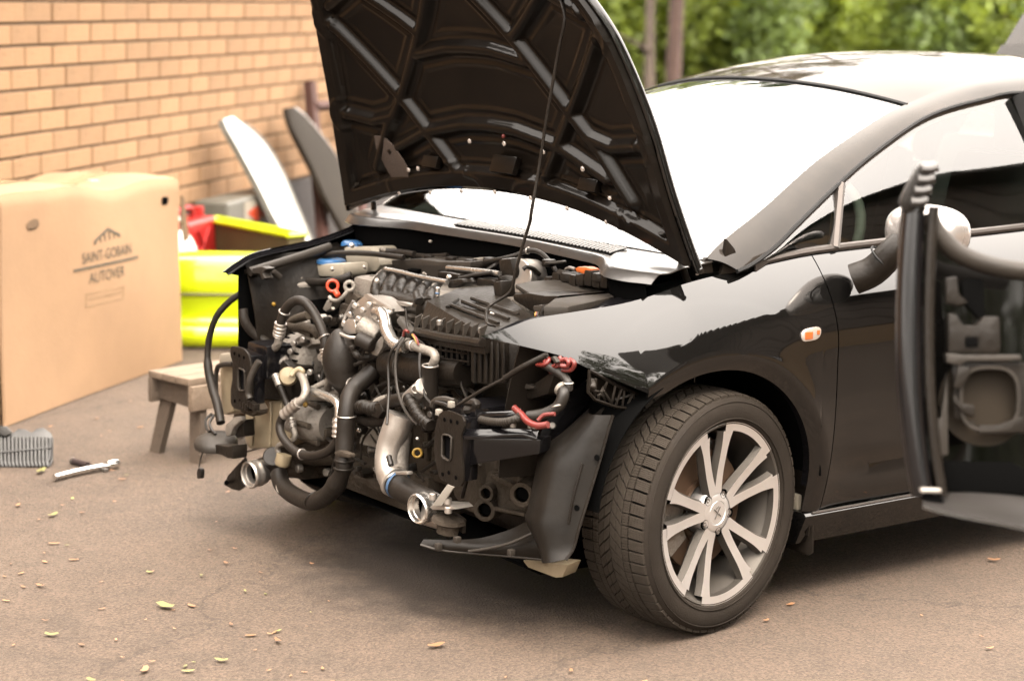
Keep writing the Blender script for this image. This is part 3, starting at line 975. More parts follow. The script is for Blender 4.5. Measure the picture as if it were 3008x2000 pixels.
# bulkhead, aprons, strut towers, chassis legs
part(MB().grid(lambda a, b: (.02 - .05 * math.sin(math.pi * b), -.74 + 1.48 * b, .25 + .66 * a), 8, 12), 'bulkhead', 'bay_paint', solid=.004)
for sg in (-1, 1):
    part(MB().grid(lambda a, b, s=sg: (-.50 + .54 * a, s * (.60 + .02 * math.sin(9 * a) + .10 * b * b), .42 + (.40 + .04 * a) * b), 12, 8), 'inner_apron', 'black_plastic', solid=.004)
    part(MB().prism([(-.56, s_ * sg, z_) for s_, z_ in ((.46, .50), (.46, .60), (.575, .60), (.575, .50))], (.60, 0, 0), .01), 'chassis_leg', 'bay_paint')
    tw = part(MB().lathe([(1e-4, .10), (.05, .10), (.085, .085), (.10, .05), (.115, -.2)], (-.02, sg * .56, .73), (0, 0, 1), 28), 'strut_tower', 'bay_paint')
    part(MB().cyl((-.02, sg * .56, .83), (-.02, sg * .56, .85), .03), 'strut_nut', 'steel', tw)
    # wheel housing liner, far inner part
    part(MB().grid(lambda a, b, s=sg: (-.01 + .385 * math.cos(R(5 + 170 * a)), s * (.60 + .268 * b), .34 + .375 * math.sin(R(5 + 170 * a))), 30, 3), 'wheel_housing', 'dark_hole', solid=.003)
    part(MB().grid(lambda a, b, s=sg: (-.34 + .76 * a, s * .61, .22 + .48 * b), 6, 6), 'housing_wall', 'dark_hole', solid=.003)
    # rear closing sheet of the housing
    part(MB().grid(lambda a, b, s=sg: (.372 + .02 * b, s * (.60 + .235 * a), .20 + .35 * b), 4, 6), 'housing_rear_liner', 'black_plastic', solid=.003)
# mud flap
mf = P('E', 1380, 560, y=-.825)
part(MB().prism([(.374, -.832, .440), (.368, -.70, .45), (.352, -.68, .16), (.362, -.70, .152), (.380, -.826, .142), (.386, -.836, .150)], (.006, 0, 0), .0015), 'mud_flap', 'black_plastic')
part(MB().box((.366, -.775, .285), (.02, .05, .045), bev=.008), 'flap_bracket', 'reservoir_white')

# ---- wheels
def wheel_mesh_parts():
    parts = []
    # tyre carcass
    prof = [(.236, -.098), (.243, -.108), (.262, -.1135), (.285, -.112), (.300, -.106), (.3065, -.097), (.3095, -.08), (.3105, 0), (.3095, .08), (.3065, .097), (.300, .106), (.285, .112), (.262, .1135), (.243, .108), (.236, .098)]
    ty = MB().lathe(prof[:6], (0, 0, 0), (0, 0, 1), 96)
    ty.lathe(prof[9:], (0, 0, 0), (0, 0, 1), 96)
    ty.lathe([(.3065, -.097), (.3065, -.08), (.3065, .08), (.3065, .097)], (0, 0, 0), (0, 0, 1), 96, mi=1)
    for rr, hh in ((.250, .1120), (.293, .1098)):
        ty.torus((0, 0, hh), (0, 0, 1), rr, .0016, 96, 6)
    parts.append(('tyre', ty, ['tyre_rubber', 'groove_shade']))
    tr = MB()
    def tp(an, h, rad):
        cr = rad - .0045 * (abs(h) / .08) ** 2.5 * (1 if abs(h) < .085 else 1.0)
        return Vector((math.cos(an) * cr, math.sin(an) * cr, h))
    def block(pts, depth=.0115):
        # pts: (angle, lateral) ring
        top = [tp(a_, h_, .3185) for a_, h_ in pts]
        ca = sum(a_ for a_, _ in pts) / len(pts)
        ch = sum(h_ for _, h_ in pts) / len(pts)
        top2 = [tp(a_ + (ca - a_) * .06, h_ + (ch - h_) * .06, .3188) for a_, h_ in pts]
        bot = [tp(a_, h_, .3185 - depth) for a_, h_ in pts]
        n = len(pts)
        vs = top2 + top + bot
        fs = [tuple(range(n))]
        for ring in (0, n):
            fs += [(ring + i, ring + (i + 1) % n, ring + n + (i + 1) % n, ring + n + i) for i in range(n)]
        tr.add(vs, fs)
    N_ = 64
    st = 2 * math.pi / N_
    for k in range(N_):
        a0 = k * st
        for s in (1, -1):
            # shoulder lug split in sipes
            nsip = 5
            for q in range(nsip):
                w0, w1 = (q + .09) / nsip, (q + .91) / nsip
                u0, u1 = a0 + st * (.09 + .82 * w0), a0 + st * (.09 + .82 * w1)
                block([(u0, s * .0615), (u1, s * .0615), (u1 + .006, s * .084), (u1 + .012, s * .101), (u0 + .012, s * .101), (u0 + .006, s * .084)])
            # lug foot on the sidewall
            # second rib
            for q in range(4):
                w0, w1 = (q + .06) / 4, (q + .94) / 4
                u0, u1 = a0 + st * (.03 + .94 * w0), a0 + st * (.03 + .94 * w1)
                block([(u0, s * .040), (u1, s * .040), (u1, s * .0575), (u0, s * .0575)])
        # centre: slanted blocks running across
        for s in (1, -1):
            for q in range(2):
                h0, h1 = s * (.0015 + q * .0185), s * (.0185 + q * .0185)
                sl = .055
                off = (q + (0 if s > 0 else .5)) * st * .5
                u0, u1 = a0 + off + st * .08, a0 + off + st * .92
                block([(u0, h0), (u1, h0), (u1 + sl, h1), (u0 + sl, h1)])
    parts.append(('tread', tr, ['tread_rubber']))
    # rim barrel
    ba = MB().lathe([(.236, -.098), (.228, -.09), (.222, -.07), (.205, -.04), (.203, .02), (.212, .06), (.223, .085), (.229, .096), (.232, .103), (.2375, .1055), (.2405, .103), (.240, .096)], (0, 0, 0), (0, 0, 1), 96)
    parts.append(('rim_barrel', ba, ['rim_grey']))
    # machined flange arcs between the spoke pairs
    dish = ip([(.0, .086), (.045, .0855), (.07, .085), (.10, .086), (.15, .0915), (.20, .0985), (.225, .1025), (.2395, .1045)])
    HS = R(12.6)
    fl = []
    sp = []
    for k in range(5):
        c_ = R(72 * k + 90)
        mb = MB()
        a0, a1 = c_ + HS - R(3.2), c_ + R(72) - HS + R(3.2)
        def arc(a, b, r0=.2165, r1=.2395):
            an = a0 + (a1 - a0) * a
            rr = r0 + (r1 - r0) * b
            return (math.cos(an) * rr, math.sin(an) * rr, dish(rr) + .0005)
        mb.grid(arc, 20, 2)
        mb.grid(lambda a, b: (math.cos(a0 + (a1 - a0) * a) * .2165, math.sin(a0 + (a1 - a0) * a) * .2165, dish(.2165) - .02 * b), 20, 1, mi=1)
        fl.append(mb)
        for s in (-1, 1):
            mb = MB()
            secs = []
            nst = 14
            for i in range(nst + 1):
                t = i / nst
                rr = .050 + (.212 - .050) * t
                # two straight arms that part from one root near the hub
                lat = .0085 + (.0470 - .0085) * t
                an = c_ + s * math.atan2(lat, rr)
                rr = math.hypot(rr, lat)
                hw = .0138 - .0015 * math.sin(math.pi * min(1, t * 1.1)) + .006 * max(0, (t - .7) / .3) ** 2
                cp = Vector((math.cos(an) * rr, math.sin(an) * rr, 0))
                td = Vector((-math.sin(an), math.cos(an), 0))
                zt_ = dish(rr) + .0015
                dp = .036 - .008 * t
                secs.append([cp - td * hw + Vector((0, 0, zt_)), cp + td * hw + Vector((0, 0, zt_)),
                             cp + td * (hw + .006) + Vector((0, 0, zt_ - dp * .6)), cp + td * (hw * .6) + Vector((0, 0, zt_ - dp)),
                             cp - td * (hw * .6) + Vector((0, 0, zt_ - dp)), cp - td * (hw + .006) + Vector((0, 0, zt_ - dp * .6))])
            vs = [p for q in secs for p in q]
            for j in range(6):
                j2 = (j + 1) % 6
                mb.add(vs, [(i * 6 + j, i * 6 + j2, (i + 1) * 6 + j2, (i + 1) * 6 + j) for i in range(nst)], 0 if j == 0 else 1)
            sp.append(mb)
    for q in fl: parts.append(('flange_arc', q, ['machined_alloy', 'rim_grey']))
    for q in sp: parts.append(('spoke', q, ['machined_alloy', 'rim_grey']))
    hb = MB().lathe([(1e-4, .0875), (.030, .0875), (.0315, .086), (.0325, .0885), (.046, .087), (.056, .083), (.061, .076), (.063, .06), (.063, .03)], (0, 0, 0), (0, 0, 1), 60)
    parts.append(('hub', hb, ['machined_alloy']))
    lg = MB()
    em = MB()
    for k in range(5):
        an = R(72 * k + 90 + 36)
        c_ = Vector((math.cos(an) * .0525, math.sin(an) * .0525, 0))
        b = MB().lathe([(1e-4, .081), (.0118, .081), (.0128, .0875), (.0118, .0878)], c_, (0, 0, 1), 18)
        b.add([(x + c_.x, y + c_.y, z + .004) for x, y, z in [(math.cos(i * math.pi / 3) * .0072, math.sin(i * math.pi / 3) * .0072, .0795) for i in range(6)]], [tuple(range(6))], 1)
        b.lathe([(.0066, .080), (.0072, .0862), (.0035, .0864), (.0030, .082)], c_, (0, 0, 1), 6, mi=1)
        parts.append(('lug_bolt', b, ['dark_hole', 'steel']))
    for a_, b_ in ((-.010, -.010), (-.002, -.012)):
        pass
    for (x0, y0, x1, y1) in ((-.012, -.013, .012, .013), (-.012, .013, -.002, .002), (.003, -.003, .012, -.013), (-.004, .012, .006, .016)):
        em.tube([(x0, y0, .0885), ((x0 + x1) / 2, (y0 + y1) / 2, .0888), (x1, y1, .0885)], .0013, 5)
    parts.append(('hub_emblem', em, ['rim_grey']))
    parts.append(('valve', MB().cyl((0.0, .205, .07), (0.005, .185, .078), .004), ['seal_rubber']))
    return parts
WP = wheel_mesh_parts()
def make_wheel(loc, rot, name='wheel', spin=0.0, src=None, detail=True):
    e = bpy.data.objects.new(name, None)
    e.empty_display_size = .1
    col.objects.link(e)
    e.parent = car
    e.matrix_basis = Matrix.Translation(Vector(loc)) @ rot.to_4x4() @ Matrix.Rotation(spin, 4, 'Z')
    out = []
    if src is None:
        for nm, mb, mts in WP:
            o = mb.build(nm, mts, None, recalc=(nm != 'tread'), ang=35)
            if nm == 'tread': o['kind'] = 'stuff'
            o.parent = e
            out.append(o)
    else:
        for q in src:
            o = q.copy()
            col.objects.link(o)
            o.parent = e
            out.append(o)
    return out
STEER = .15
def wrot(outv):
    z_ = Vector(outv).normalized()
    y_ = Vector((0, 0, 1))
    x_ = y_.cross(z_)
    return Matrix((x_, y_, z_)).transposed()
wn = make_wheel((0, -.770, .3165), wrot((math.sin(STEER), -math.cos(STEER), 0)), spin=R(9))
make_wheel((0, .770, .3165), wrot((-math.sin(STEER), math.cos(STEER), 0)), src=wn)
make_wheel((2.578, -.765, .3165), wrot((0, -1, 0)), src=wn, spin=.5)
make_wheel((2.578, .765, .3165), wrot((0, 1, 0)), src=wn)
# brake behind the near front wheel
nv_ = Vector((math.sin(STEER), -math.cos(STEER), 0))
cw = Vector((0, -.770, .3165))
bd = part(MB().lathe([(.06, .028), (.075, .045), (.085, .045), (.0855, .035), (.152, .035), (.156, .033), (.156, .013), (.152, .011), (.07, .011)], cw, nv_, 64), 'brake_disc', 'rust_disc')
rr_ = wrot(nv_)
def wl(x, y, z): return cw + rr_ @ Vector((x, y, z))
cal = MB()
pts = [wl(math.cos(R(a)) * r_, math.sin(R(a)) * r_, 0.0) for a, r_ in [(a, .175) for a in span(150, 215, 8)] + [(a, .10) for a in span(215, 150, 8)]]
cal.prism(pts, nv_ * .058, .006)
part(cal, 'brake_caliper', 'cast_alloy')
part(MB().grid(lambda a, b: wl(math.cos(2 * math.pi * a) * (.05 + .14 * b), math.sin(2 * math.pi * a) * (.05 + .14 * b), -.01), 40, 2), 'brake_shield', 'rust')
# door mirror
mc = P('F', 715, 315, y=-1.0)
def ell(c, a, b, cc, n=1.0):
    def f(u, v):
        th, ph = math.pi * v, 2 * math.pi * u
        x = math.copysign(abs(math.sin(th) * math.cos(ph)) ** n, math.sin(th) * math.cos(ph))
        y = math.copysign(abs(math.sin(th) * math.sin(ph)) ** n, math.sin(th) * math.sin(ph))
        z = math.copysign(abs(math.cos(th)) ** n, math.cos(th))
        return Vector(c) + Vector((a * x, b * y, cc * z))
    return f
mr_ = part(MB().grid(ell(mc, .075, .125, .072, .8), 32, 18, closed_u=True), 'door_mirror', 'mirror_cap')
ma = [P('F', 420, 505, y=-.86), P('F', 500, 470, y=-.90), P('F', 590, 385, y=-.95), mc + Vector((-.01, .03, -.01))]
part(MB().tube(smooth_path(ma, 4), lambda t: .042 - .004 * t, 14), 'mirror_arm', 'black_plastic', mr_)
part(MB().torus(P('F', 535, 420, y=-.92), (ma[2] - ma[1]), .040, .003), 'arm_joint', 'seal_rubber', mr_)
# ---- hood, raised
HA = R(72)
HD = Vector((-math.cos(HA), 0, math.sin(HA)))
HN = Vector((math.sin(HA), 0, math.cos(HA)))
HO = Vector((-.05, 0, .93))
hw_f = ip([(-.02, .842), (0, .833), (.2, .788), (.4, .756), (.6, .709), (.75, .644), (.88, .54), (.97, .40), (1.02, .27)])
hn_f = ip([(0, .010), (.2, .012), (.4, .018), (.6, .010), (.75, -.015), (.9, -.06), (1.02, -.12)])
def hs_of(a, t):
    s_r = .135 * (1 - (abs(t) * .96) ** 2)
    s_front = 1.02 - .03 * t * t
    return s_r + (s_front - s_r) * a
def hpt(s, y, n):
    return HO + HD * s + HN * n + Vector((0, y, 0))
def h_outer(s, t): return hn_f(s) + .042 * (1 - abs(t) ** 2.2)
RIBS = []
for sg in (-1, 1):
    for pl in ([(.74, .45), (.595, .22)], [(.74, .085), (.595, .22)], [(.595, .22), (.394, .40)], [(.63, .635), (.394, .40)], [(.394, .40), (.165, .19)],
               [(.394, .40), (.335, .455), (.315, .56), (.335, .70)], [(.394, .40), (.30, .50), (.17, .60)], [(.13, .12), (.155, .30), (.12, .50)],
               [(.74, .45), (.9, .33)], [(.74, .085), (.9, .2)], [(.74, .45), (.68, .60)]):
        RIBS.append([(s, sg * y) for s, y in pl])
RIBS.append([(.53, -.26), (.555, -.1), (.558, 0), (.555, .1), (.53, .26)])
RIBS.append([(.225, -.51), (.29, -.33), (.325, -.12), (.33, 0), (.325, .12), (.29, .33), (.225, .51)])
RIBS.append([(.78, -.14), (.80, 0), (.78, .14)])
SEGS = [(p[i], p[i + 1]) for p in RIBS for i in range(len(p) - 1)]
def ribd(s, y):
    b = 9
    for (s0, y0), (s1, y1) in SEGS:
        ds, dy = s1 - s0, y1 - y0
        t = ((s - s0) * ds + (y - y0) * dy) / (ds * ds + dy * dy)
        t = 0 if t < 0 else 1 if t > 1 else t
        d = (s - s0 - t * ds) ** 2 + (y - y0 - t * dy) ** 2
        if d < b: b = d
    return math.sqrt(b)
def sstep(x, a, b):
    t = max(0, min(1, (x - a) / (b - a)))
    return t * t * (3 - 2 * t)
def hood_in(a, b):
    t = 2 * b - 1
    t *= .985
    s = hs_of(.008 + .984 * a, t)
    w_ = hw_f(s)
    y = t * w_
    ed = min((1 - abs(t)) * w_, (s - hs_of(0, t)) * 1.0, (hs_of(1, t) - s))
    d = ribd(s, y)
    ribs = 1 - sstep(d, .002, .031)
    bord = 1 - sstep(ed, .055, .078)
    k = max(ribs, bord)
    gro = .004 * math.exp(-((d - .047) / .006) ** 2) + .004 * math.exp(-((ed - .085) / .006) ** 2)
    chan = .003 * math.exp(-(d / .006) ** 2) * (1 - bord)
    inset = .006 + .026 * k - chan + gro
    if ed < .014: inset = .004 + .014 * ed / .014
    return hpt(s, y, h_outer(s, t) - inset - .004)
NHU, NHV = 190, 210
hood = part(MB().grid(lambda a, b: (lambda t: (lambda s: hpt(s, t * hw_f(s), h_outer(s, t)))(hs_of(a, t)))(2 * b - 1), 40, 44), 'hood', 'black_paint', recalc=False)
part(MB().grid(hood_in, NHU, NHV), 'inner_frame', 'hood_inner_paint', hood, ang=60)
for t in (-1, 1):
    ep = [(lambda s: hpt(s, t * (hw_f(s) - .004), h_outer(s, t) - .008))(hs_of(a, t)) for a in span(0, 1, 40)]
    part(MB().tube(ep, .0085, 10, sx=1.5), 'hemmed_edge', 'black_paint', hood)
    ep = [(lambda s: hpt(s, t * (hw_f(s) - .030), h_outer(s, t) - .026))(hs_of(a, t * .96)) for a in span(.03, .97, 40)]
    part(MB().tube(ep, .006, 8), 'edge_bead', 'seal_rubber', hood)
part(MB().tube([hpt(hs_of(0, t) + .004, t * .833, h_outer(0, t) - .008) for t in span(-1, 1, 40)], .008, 8), 'rear_hem', 'black_paint', hood)
for k, (a, b) in enumerate(((590, 1028), (640, 905), (690, 898), (755, 1025), (920, 1018), (965, 752), (1100, 1022), (1150, 765), (1290, 1053), (1357, 808), (1485, 1110), (1568, 900), (1693, 1180), (1712, 1055), (1918, 1250), (2018, 1300))):
    p = P('H', a, b, n=HN, o=HO + HN * .008)
    part(MB().cyl(p, p - HN * .006, .0065 if b > 950 else .0075, 12), 'hood_dot', 'clear_lens', hood)  # pale discs painted for holes with light showing through
p = P('H', 1146, 726, n=HN, o=HO + HN * .008)
part(MB().cyl(p, p - HN * .007, .006, 12), 'hood_dot', 'red_cable', hood)
# latch brackets under the hood and the dusty kidney-shaped blanking plate
for a, b, s_ in ((1150, 880, 1.0), (760, 865, .7), (1600, 990, .7)):
    c = P('H', a, b, n=HN, o=HO + HN * .02)
    part(MB().box(c, (.05 * s_, .11 * s_, .02), Matrix.Rotation(-HA + math.pi / 2 * 0, 3, 'Y'), bev=.004), 'stiffener', 'hood_inner_paint', hood)
mb = MB().prism([P('H', a, b, n=HN, o=HO + HN * .006) for a, b in ((450, 725), (500, 730), (545, 775), (600, 850), (635, 910), (635, 975), (605, 1000), (565, 985), (510, 890), (460, 790))], HN * .006, .002)
part(mb, 'blanking_plate', 'rust', hood)
# hinges
for sg in (-1, 1):
    h0 = Vector((.0, sg * .735, .885))
    part(MB().tube(smooth_path([h0, Vector((-.02, sg * .73, .93)), Vector((-.035, sg * .72, .985)), hpt(.11, sg * .72, -.01)], 4), lambda t: .015 - .004 * t, 8, sx=.5), 'hood_hinge', 'black_plastic', hood)
# prop rod
rod = [P('G', 930, 803, z=.795), P('G', 862, 775, z=.803), P('G', 878, 655, x=-.41), P('G', 1040, 545, x=-.37), P('G', 1080, 400, x=-.365), P('G', 1140, 180, x=-.355), P('G', 1195, 0, x=-.345),
       P('H', 1290, 1130, x=-.345), P('H', 1330, 900, x=-.325), P('H', 1370, 640, x=-.315), P('H', 1435, 270, x=-.305), P('H', 1467, 100, x=-.30), P('H', 1440, -20, n=HN, o=HO + HN * -.02)]
part(MB().tube(smooth_path(rod, 4), .0042, 8), 'prop_rod', 'black_plastic')
# ---- cowl below the windscreen
def lip(y):   # front lip of the cowl: near the glass in the middle, running forward in wings at both sides
    return -.066 + .010 * math.cos(y * 8 + .6) - (.135 if y < 0 else .075) * sstep(abs(y), .42, .66) + .03 * sstep(abs(y), .70, .77)
def cowl(a, b):
    y = -.77 + 1.54 * b
    back = Vector(wscr(.0, b))
    x0 = lip(y)
    x = x0 + (back.x + .012 - x0) * a
    z0 = .938 - .012 * (y / .76) ** 2
    z = z0 + (back.z - .003 - z0) * (a ** .8) + .003 * math.sin(a * 15) * (1 - a) - .016 * max(0, 1 - a * 8)
    return (x, y, z)
cw_ = part(MB().grid(cowl, 34, 60), 'cowl_panel', 'cowl_plastic', solid=.003, off=0)
def cowl_top(y, a):
    return Vector(cowl(a, (y + .77) / 1.54))
for i in range(44):
    y = .26 - .72 * i / 43
    p0, p1 = cowl_top(y, .34), cowl_top(y - .008, .80)
    part(MB().tube([p0 + Vector((0, 0, .006)), p0.lerp(p1, .5) + Vector((0, 0, .007)), p1 + Vector((0, 0, .006))], .0034, 6), 'vent_slat', 'cowl_plastic', cw_)
part(MB().grid(lambda a, b: cowl_top(.27 - .74 * b, .32 + .50 * a) + Vector((0, 0, .0045)), 4, 20), 'vent_shade', 'dark_hole', cw_)  # black sheet above the panel, painted shade between the slats
# scuttle drop below the cowl lip
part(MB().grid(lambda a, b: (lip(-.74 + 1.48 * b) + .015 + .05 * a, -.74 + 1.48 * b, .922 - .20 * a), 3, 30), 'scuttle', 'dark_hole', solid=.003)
# near corner: pillar-foot bracket fin
fin = [P('N', 2135, 702, y=-.775), P('N', 2158, 730, y=-.775), P('N', 2172, 765, y=-.775), P('N', 2177, 800, y=-.775), P('N', 2118, 806, y=-.775), P('N', 2128, 770, y=-.775), P('N', 2131, 735, y=-.775)]
part(MB().prism(fin, (0, .012, 0), .002), 'pillar_bracket', 'black_plastic')
fin = [P('N', 2050, 806, y=-.76), P('N', 2062, 780, y=-.76), P('N', 2075, 757, y=-.76), P('N', 2089, 755, y=-.76), P('N', 2096, 802, y=-.76)]
part(MB().prism(fin, (0, .012, 0), .002), 'hood_buffer', 'black_plastic')
# ================================================================== ENGINE BAY
def pp(k, q):
    a, b, dpt = q
    if isinstance(dpt, tuple): return P(k, a, b, **{dpt[0]: dpt[1]})
    return P(k, a, b, x=dpt)
def T(name, k, pts, r, m_='rubber_hose', parent=None, n=12, sub=6, caps=True):
    return part(MB().tube(smooth_path([pp(k, q) for q in pts], sub), r, n, caps), name, m_, parent)
def PL(name, k, pts, x, dep, m_, bev=.004, parent=None, hole=None):
    ps = [P(k, a, b, x=x) for a, b in pts]
    hl = [P(k, a, b, x=x) for a, b in hole] if hole else None
    return part(MB().prism(ps, (dep, 0, 0), bev, hl), name, m_, parent)
def CY(name, a, b, r, m_, parent=None, n=24, bev=.003):
    return part(MB().cyl(a, b, r, n, bev), name, m_, parent)
def ridged(r, k, d): return lambda t: r + d * (0.5 + 0.5 * math.sin(t * k * 2 * math.pi))
VCAM = Vector((-.55, -.80, .15)).normalized()

# block, head, sump, gearbox
eng = part(MB().box((-.19, .12, .50), (.30, .62, .44), bev=.02), 'engine_block', 'dirty_cast')
for i in range(7):
    part(MB().box((-.345, -.15 + .09 * i, .52), (.02, .016, .36), bev=.004), 'block_rib', 'dirty_cast', eng)
part(MB().box((-.18, .10, .755), (.26, .60, .09), bev=.02), 'cylinder_head', 'cast_alloy')
sump = part(MB().box((-.20, .15, .235), (.32, .46, .13), bev=.03), 'oil_sump', 'dirty_cast')
gb = part(MB().lathe([(1e-4, 0), (.11, 0), (.125, .015), (.135, .06), (.155, .13), (.17, .14), (.17, .16), (1e-4, .16)], (-.22, -.50, .40), (0, 1, 0), 36), 'gearbox', 'dirty_cast')
part(MB().lathe([(1e-4, 0), (.07, 0), (.085, .02), (.09, .12), (1e-4, .12)], (-.20, -.60, .38), (0, 1, 0), 28), 'end_cover', 'cast_alloy', gb)
for an in range(0, 360, 30):
    c = Vector((-.22 + .16 * math.cos(R(an)), -.365, .40 + .16 * math.sin(R(an))))
    part(MB().cyl(c, c + Vector((0, .03, 0)), .012, 10), 'housing_bolt', 'cast_alloy', gb)
for a, b, r_ in ((830, 880, .022), (820, 1005, .030), (1095, 890, .032)):
    c = P('D', a, b, x=-.40)
    q = part(MB().lathe([(r_ * .62, .0), (r_ * .66, -.004), (r_, -.004), (r_ * 1.05, .02), (r_ * 1.1, .14)], c, (.86, .5, 0), 24), 'cast_boss', 'dirty_cast', gb)
    CY('bore', c + Vector((.012, .007, 0)), c + Vector((.02, .012, 0)), r_ * .62, 'dark_hole', gb)
PL('gearbox_case', 'D', [(560, 700), (800, 690), (1000, 720), (1120, 780), (1120, 1040), (900, 1030), (760, 1050), (660, 1000), (580, 900)], -.37, .15, 'dirty_cast', .012, gb)
PL('case_web', 'D', [(860, 730), (1060, 830), (1050, 860), (850, 770)], -.39, .02, 'dirty_cast', .004, gb)
PL('case_web', 'D', [(880, 980), (1110, 1030), (1105, 1055), (880, 1010)], -.39, .02, 'dirty_cast', .004, gb)
part(MB().box((-.14, 0, .215), (.22, .96, .07), bev=.02), 'subframe', 'black_plastic')
part(MB().grid(lambda a, b: (-.36 + .52 * a, -.60 + 1.2 * b, .150 + .012 * math.sin(b * 3.1) - .01 * a), 4, 10), 'undertray', 'dark_hole', solid=.004)  # added black sheet, keeps light off the ground below the engine

# bumper mounting plates
outl = [(480, 292), (505, 272), (540, 265), (600, 285), (650, 310), (668, 345), (668, 385), (642, 450), (640, 600), (655, 690), (655, 800), (640, 830), (615, 835), (560, 812), (500, 785), (478, 755), (450, 640), (440, 540), (446, 430), (462, 340)]
slot = [(508, 455), (522, 442), (562, 452), (578, 470), (572, 620), (560, 640), (520, 620), (506, 600)]
ps = [P('D', a, b, x=-.606) for a, b in outl]
hl = [P('D', a, b, x=-.606) for a, b in slot]
for sg in (1, -1):
    q = part(MB().prism([Vector((p.x, p.y * sg, p.z)) for p in ps], (.007, 0, 0), .0015, [Vector((p.x, p.y * sg, p.z)) for p in hl]), 'bumper_mount_plate', 'black_plastic')
    rimp = [Vector((p.x - .002, p.y * sg, p.z)) for p in hl]
    part(MB().tube(rimp + rimp[:1], .003, 6, caps=False), 'slot_rim', 'grey_plastic', q)
    for a, b in ((520, 335), (568, 345), (615, 355), (505, 740), (552, 728), (605, 765)):
        c = P('D', a, b, x=-.607)
        c = Vector((c.x, c.y * sg, c.z))
        part(MB().cyl(c, c + Vector((-.0008, 0, 0)), .0055, 12, .0002), 'bolt_hole', 'dark_hole', q)
PL('crash_box', 'D', [(500, 300), (660, 330), (650, 800), (500, 770)], -.598, .05, 'bay_paint', .006)
part(MB().prism([Vector((p.x, -p.y, p.z)) for p in [P('D', a, b, x=-.598) for a, b in [(500, 300), (660, 330), (650, 800), (500, 770)]]], (.05, 0, 0), .006), 'crash_box', 'bay_paint')

# near side: carrier arm between plate and wheel liner
arm_t = [P('D', 655, 400, x=-.59), P('D', 830, 405, x=-.57), P('D', 1010, 398, x=-.54), P('D', 1220, 410, x=-.50), P('D', 1205, 475, x=-.51), P('D', 1100, 440, x=-.53), P('D', 960, 442, x=-.56), P('D', 760, 462, x=-.585), P('D', 655, 460, x=-.60)]
ca = part(MB().prism(arm_t, (0, 0, -.008), .002), 'carrier_arm', 'bay_paint')
part(MB().prism([P('D', 655, 462, x=-.585), P('D', 1235, 478, x=-.49), P('D', 1225, 590, x=-.49), P('D', 655, 680, x=-.585)], (.05, .02, 0), .004), 'arm_web', 'bay_paint', ca)
for a, b in ((700, 395), (690, 372), (1030, 395), (1160, 400), (1195, 405), (715, 420)):
    c = P('D', a, b, x=-.56)
    part(MB().cyl(c, c + Vector((0, 0, .016)), .008, 10), 'arm_bolt', 'steel', ca)
T('carrier_rail', 'D', [(660, 330, -.56), (800, 310, -.54), (1000, 300, -.52), (1100, 280, -.50)], .012, 'bay_paint', ca)

# near wheel liner
redge = [P('D', a, b, y=-.862) for a, b in ((1775, 300), (1735, 430), (1700, 560), (1640, 760), (1572, 980), (1520, 1150), (1483, 1285), (1425, 1372))]
ledge = [P('D', a, b, y=yy) for a, b, yy in ((1600, 250, -.74), (1400, 430, -.72), (1240, 560, -.70), (1203, 700, -.70), (1172, 850, -.70), (1140, 1000, -.70), (1128, 1090, -.70), (1275, 1372, -.74))]
re_, le_ = poly(redge, 40), poly(ledge, 40)
wl_ = part(MB().grid(lambda a, b: le_[int(round(a * 40))].lerp(re_[int(round(a * 40))], b) + Vector((-.045, -.012, 0)) * math.sin(math.pi * b), 40, 10), 'wheel_liner', 'liner_plastic', solid=.003, off=0)
part(MB().tube([p + Vector((-.003, -.002, 0)) for p in re_], .004, 6), 'liner_edge', 'black_plastic', wl_)
for a, b in ((1665, 612), (1515, 985)):
    c = P('D', a, b, y=-.863)
    part(MB().cyl(c + Vector((-.006, -.003, 0)), c + Vector((-.009, -.004, 0)), .008, 10, .0005), 'clip_hole', 'dark_hole', wl_)
T('liner_rib', 'D', [(1440, 1110, ('y', -.862)), (1480, 900, ('y', -.868)), (1545, 660, ('y', -.872))], .004, 'liner_plastic', wl_)
ft = poly([P('D', a, b, x=x_) for a, b, x_ in ((1145, 1085, -.435), (1010, 1150, -.46), (800, 1213, -.51), (600, 1228, -.56), (365, 1224, -.61))], 30)
fb_ = poly([P('D', a, b, x=x_) for a, b, x_ in ((1282, 1374, -.44), (1000, 1347, -.48), (700, 1322, -.54), (480, 1300, -.59), (342, 1262, -.62))], 30)
fl_ = part(MB().grid(lambda a, b: ft[int(round(a * 30))].lerp(fb_[int(round(a * 30))], b) + Vector((-.02, -.02, 0)) * math.sin(math.pi * b) * (1 - a), 30, 6), 'liner_flap', 'liner_plastic', solid=.003, off=0)
T('flap_ridge', 'D', [(700, 1312, -.55), (850, 1290, -.525), (1010, 1250, -.50), (1190, 1168, -.465)], .004, 'grey_plastic', fl_)
part(MB().tube(fb_, .004, 6), 'flap_edge', 'grey_plastic', fl_)
for a, b in ((475, 1275), (1015, 1320), (615, 1225)):
    c = P('D', a, b, x=-.53 if a > 700 else -.60)
    part(MB().box(c, (.016, .016, .016), bev=.003), 'flap_clip', 'grey_plastic', fl_)
bt = [P('D', a, b, x=-.40) for a, b in ((1100, 1378), (1190, 1385), (1435, 1412), (1395, 1505), (1345, 1508), (1240, 1470), (1140, 1432))]
part(MB().prism(bt, (.06, .02, 0), .003), 'liner_scoop', 'beige_plastic')
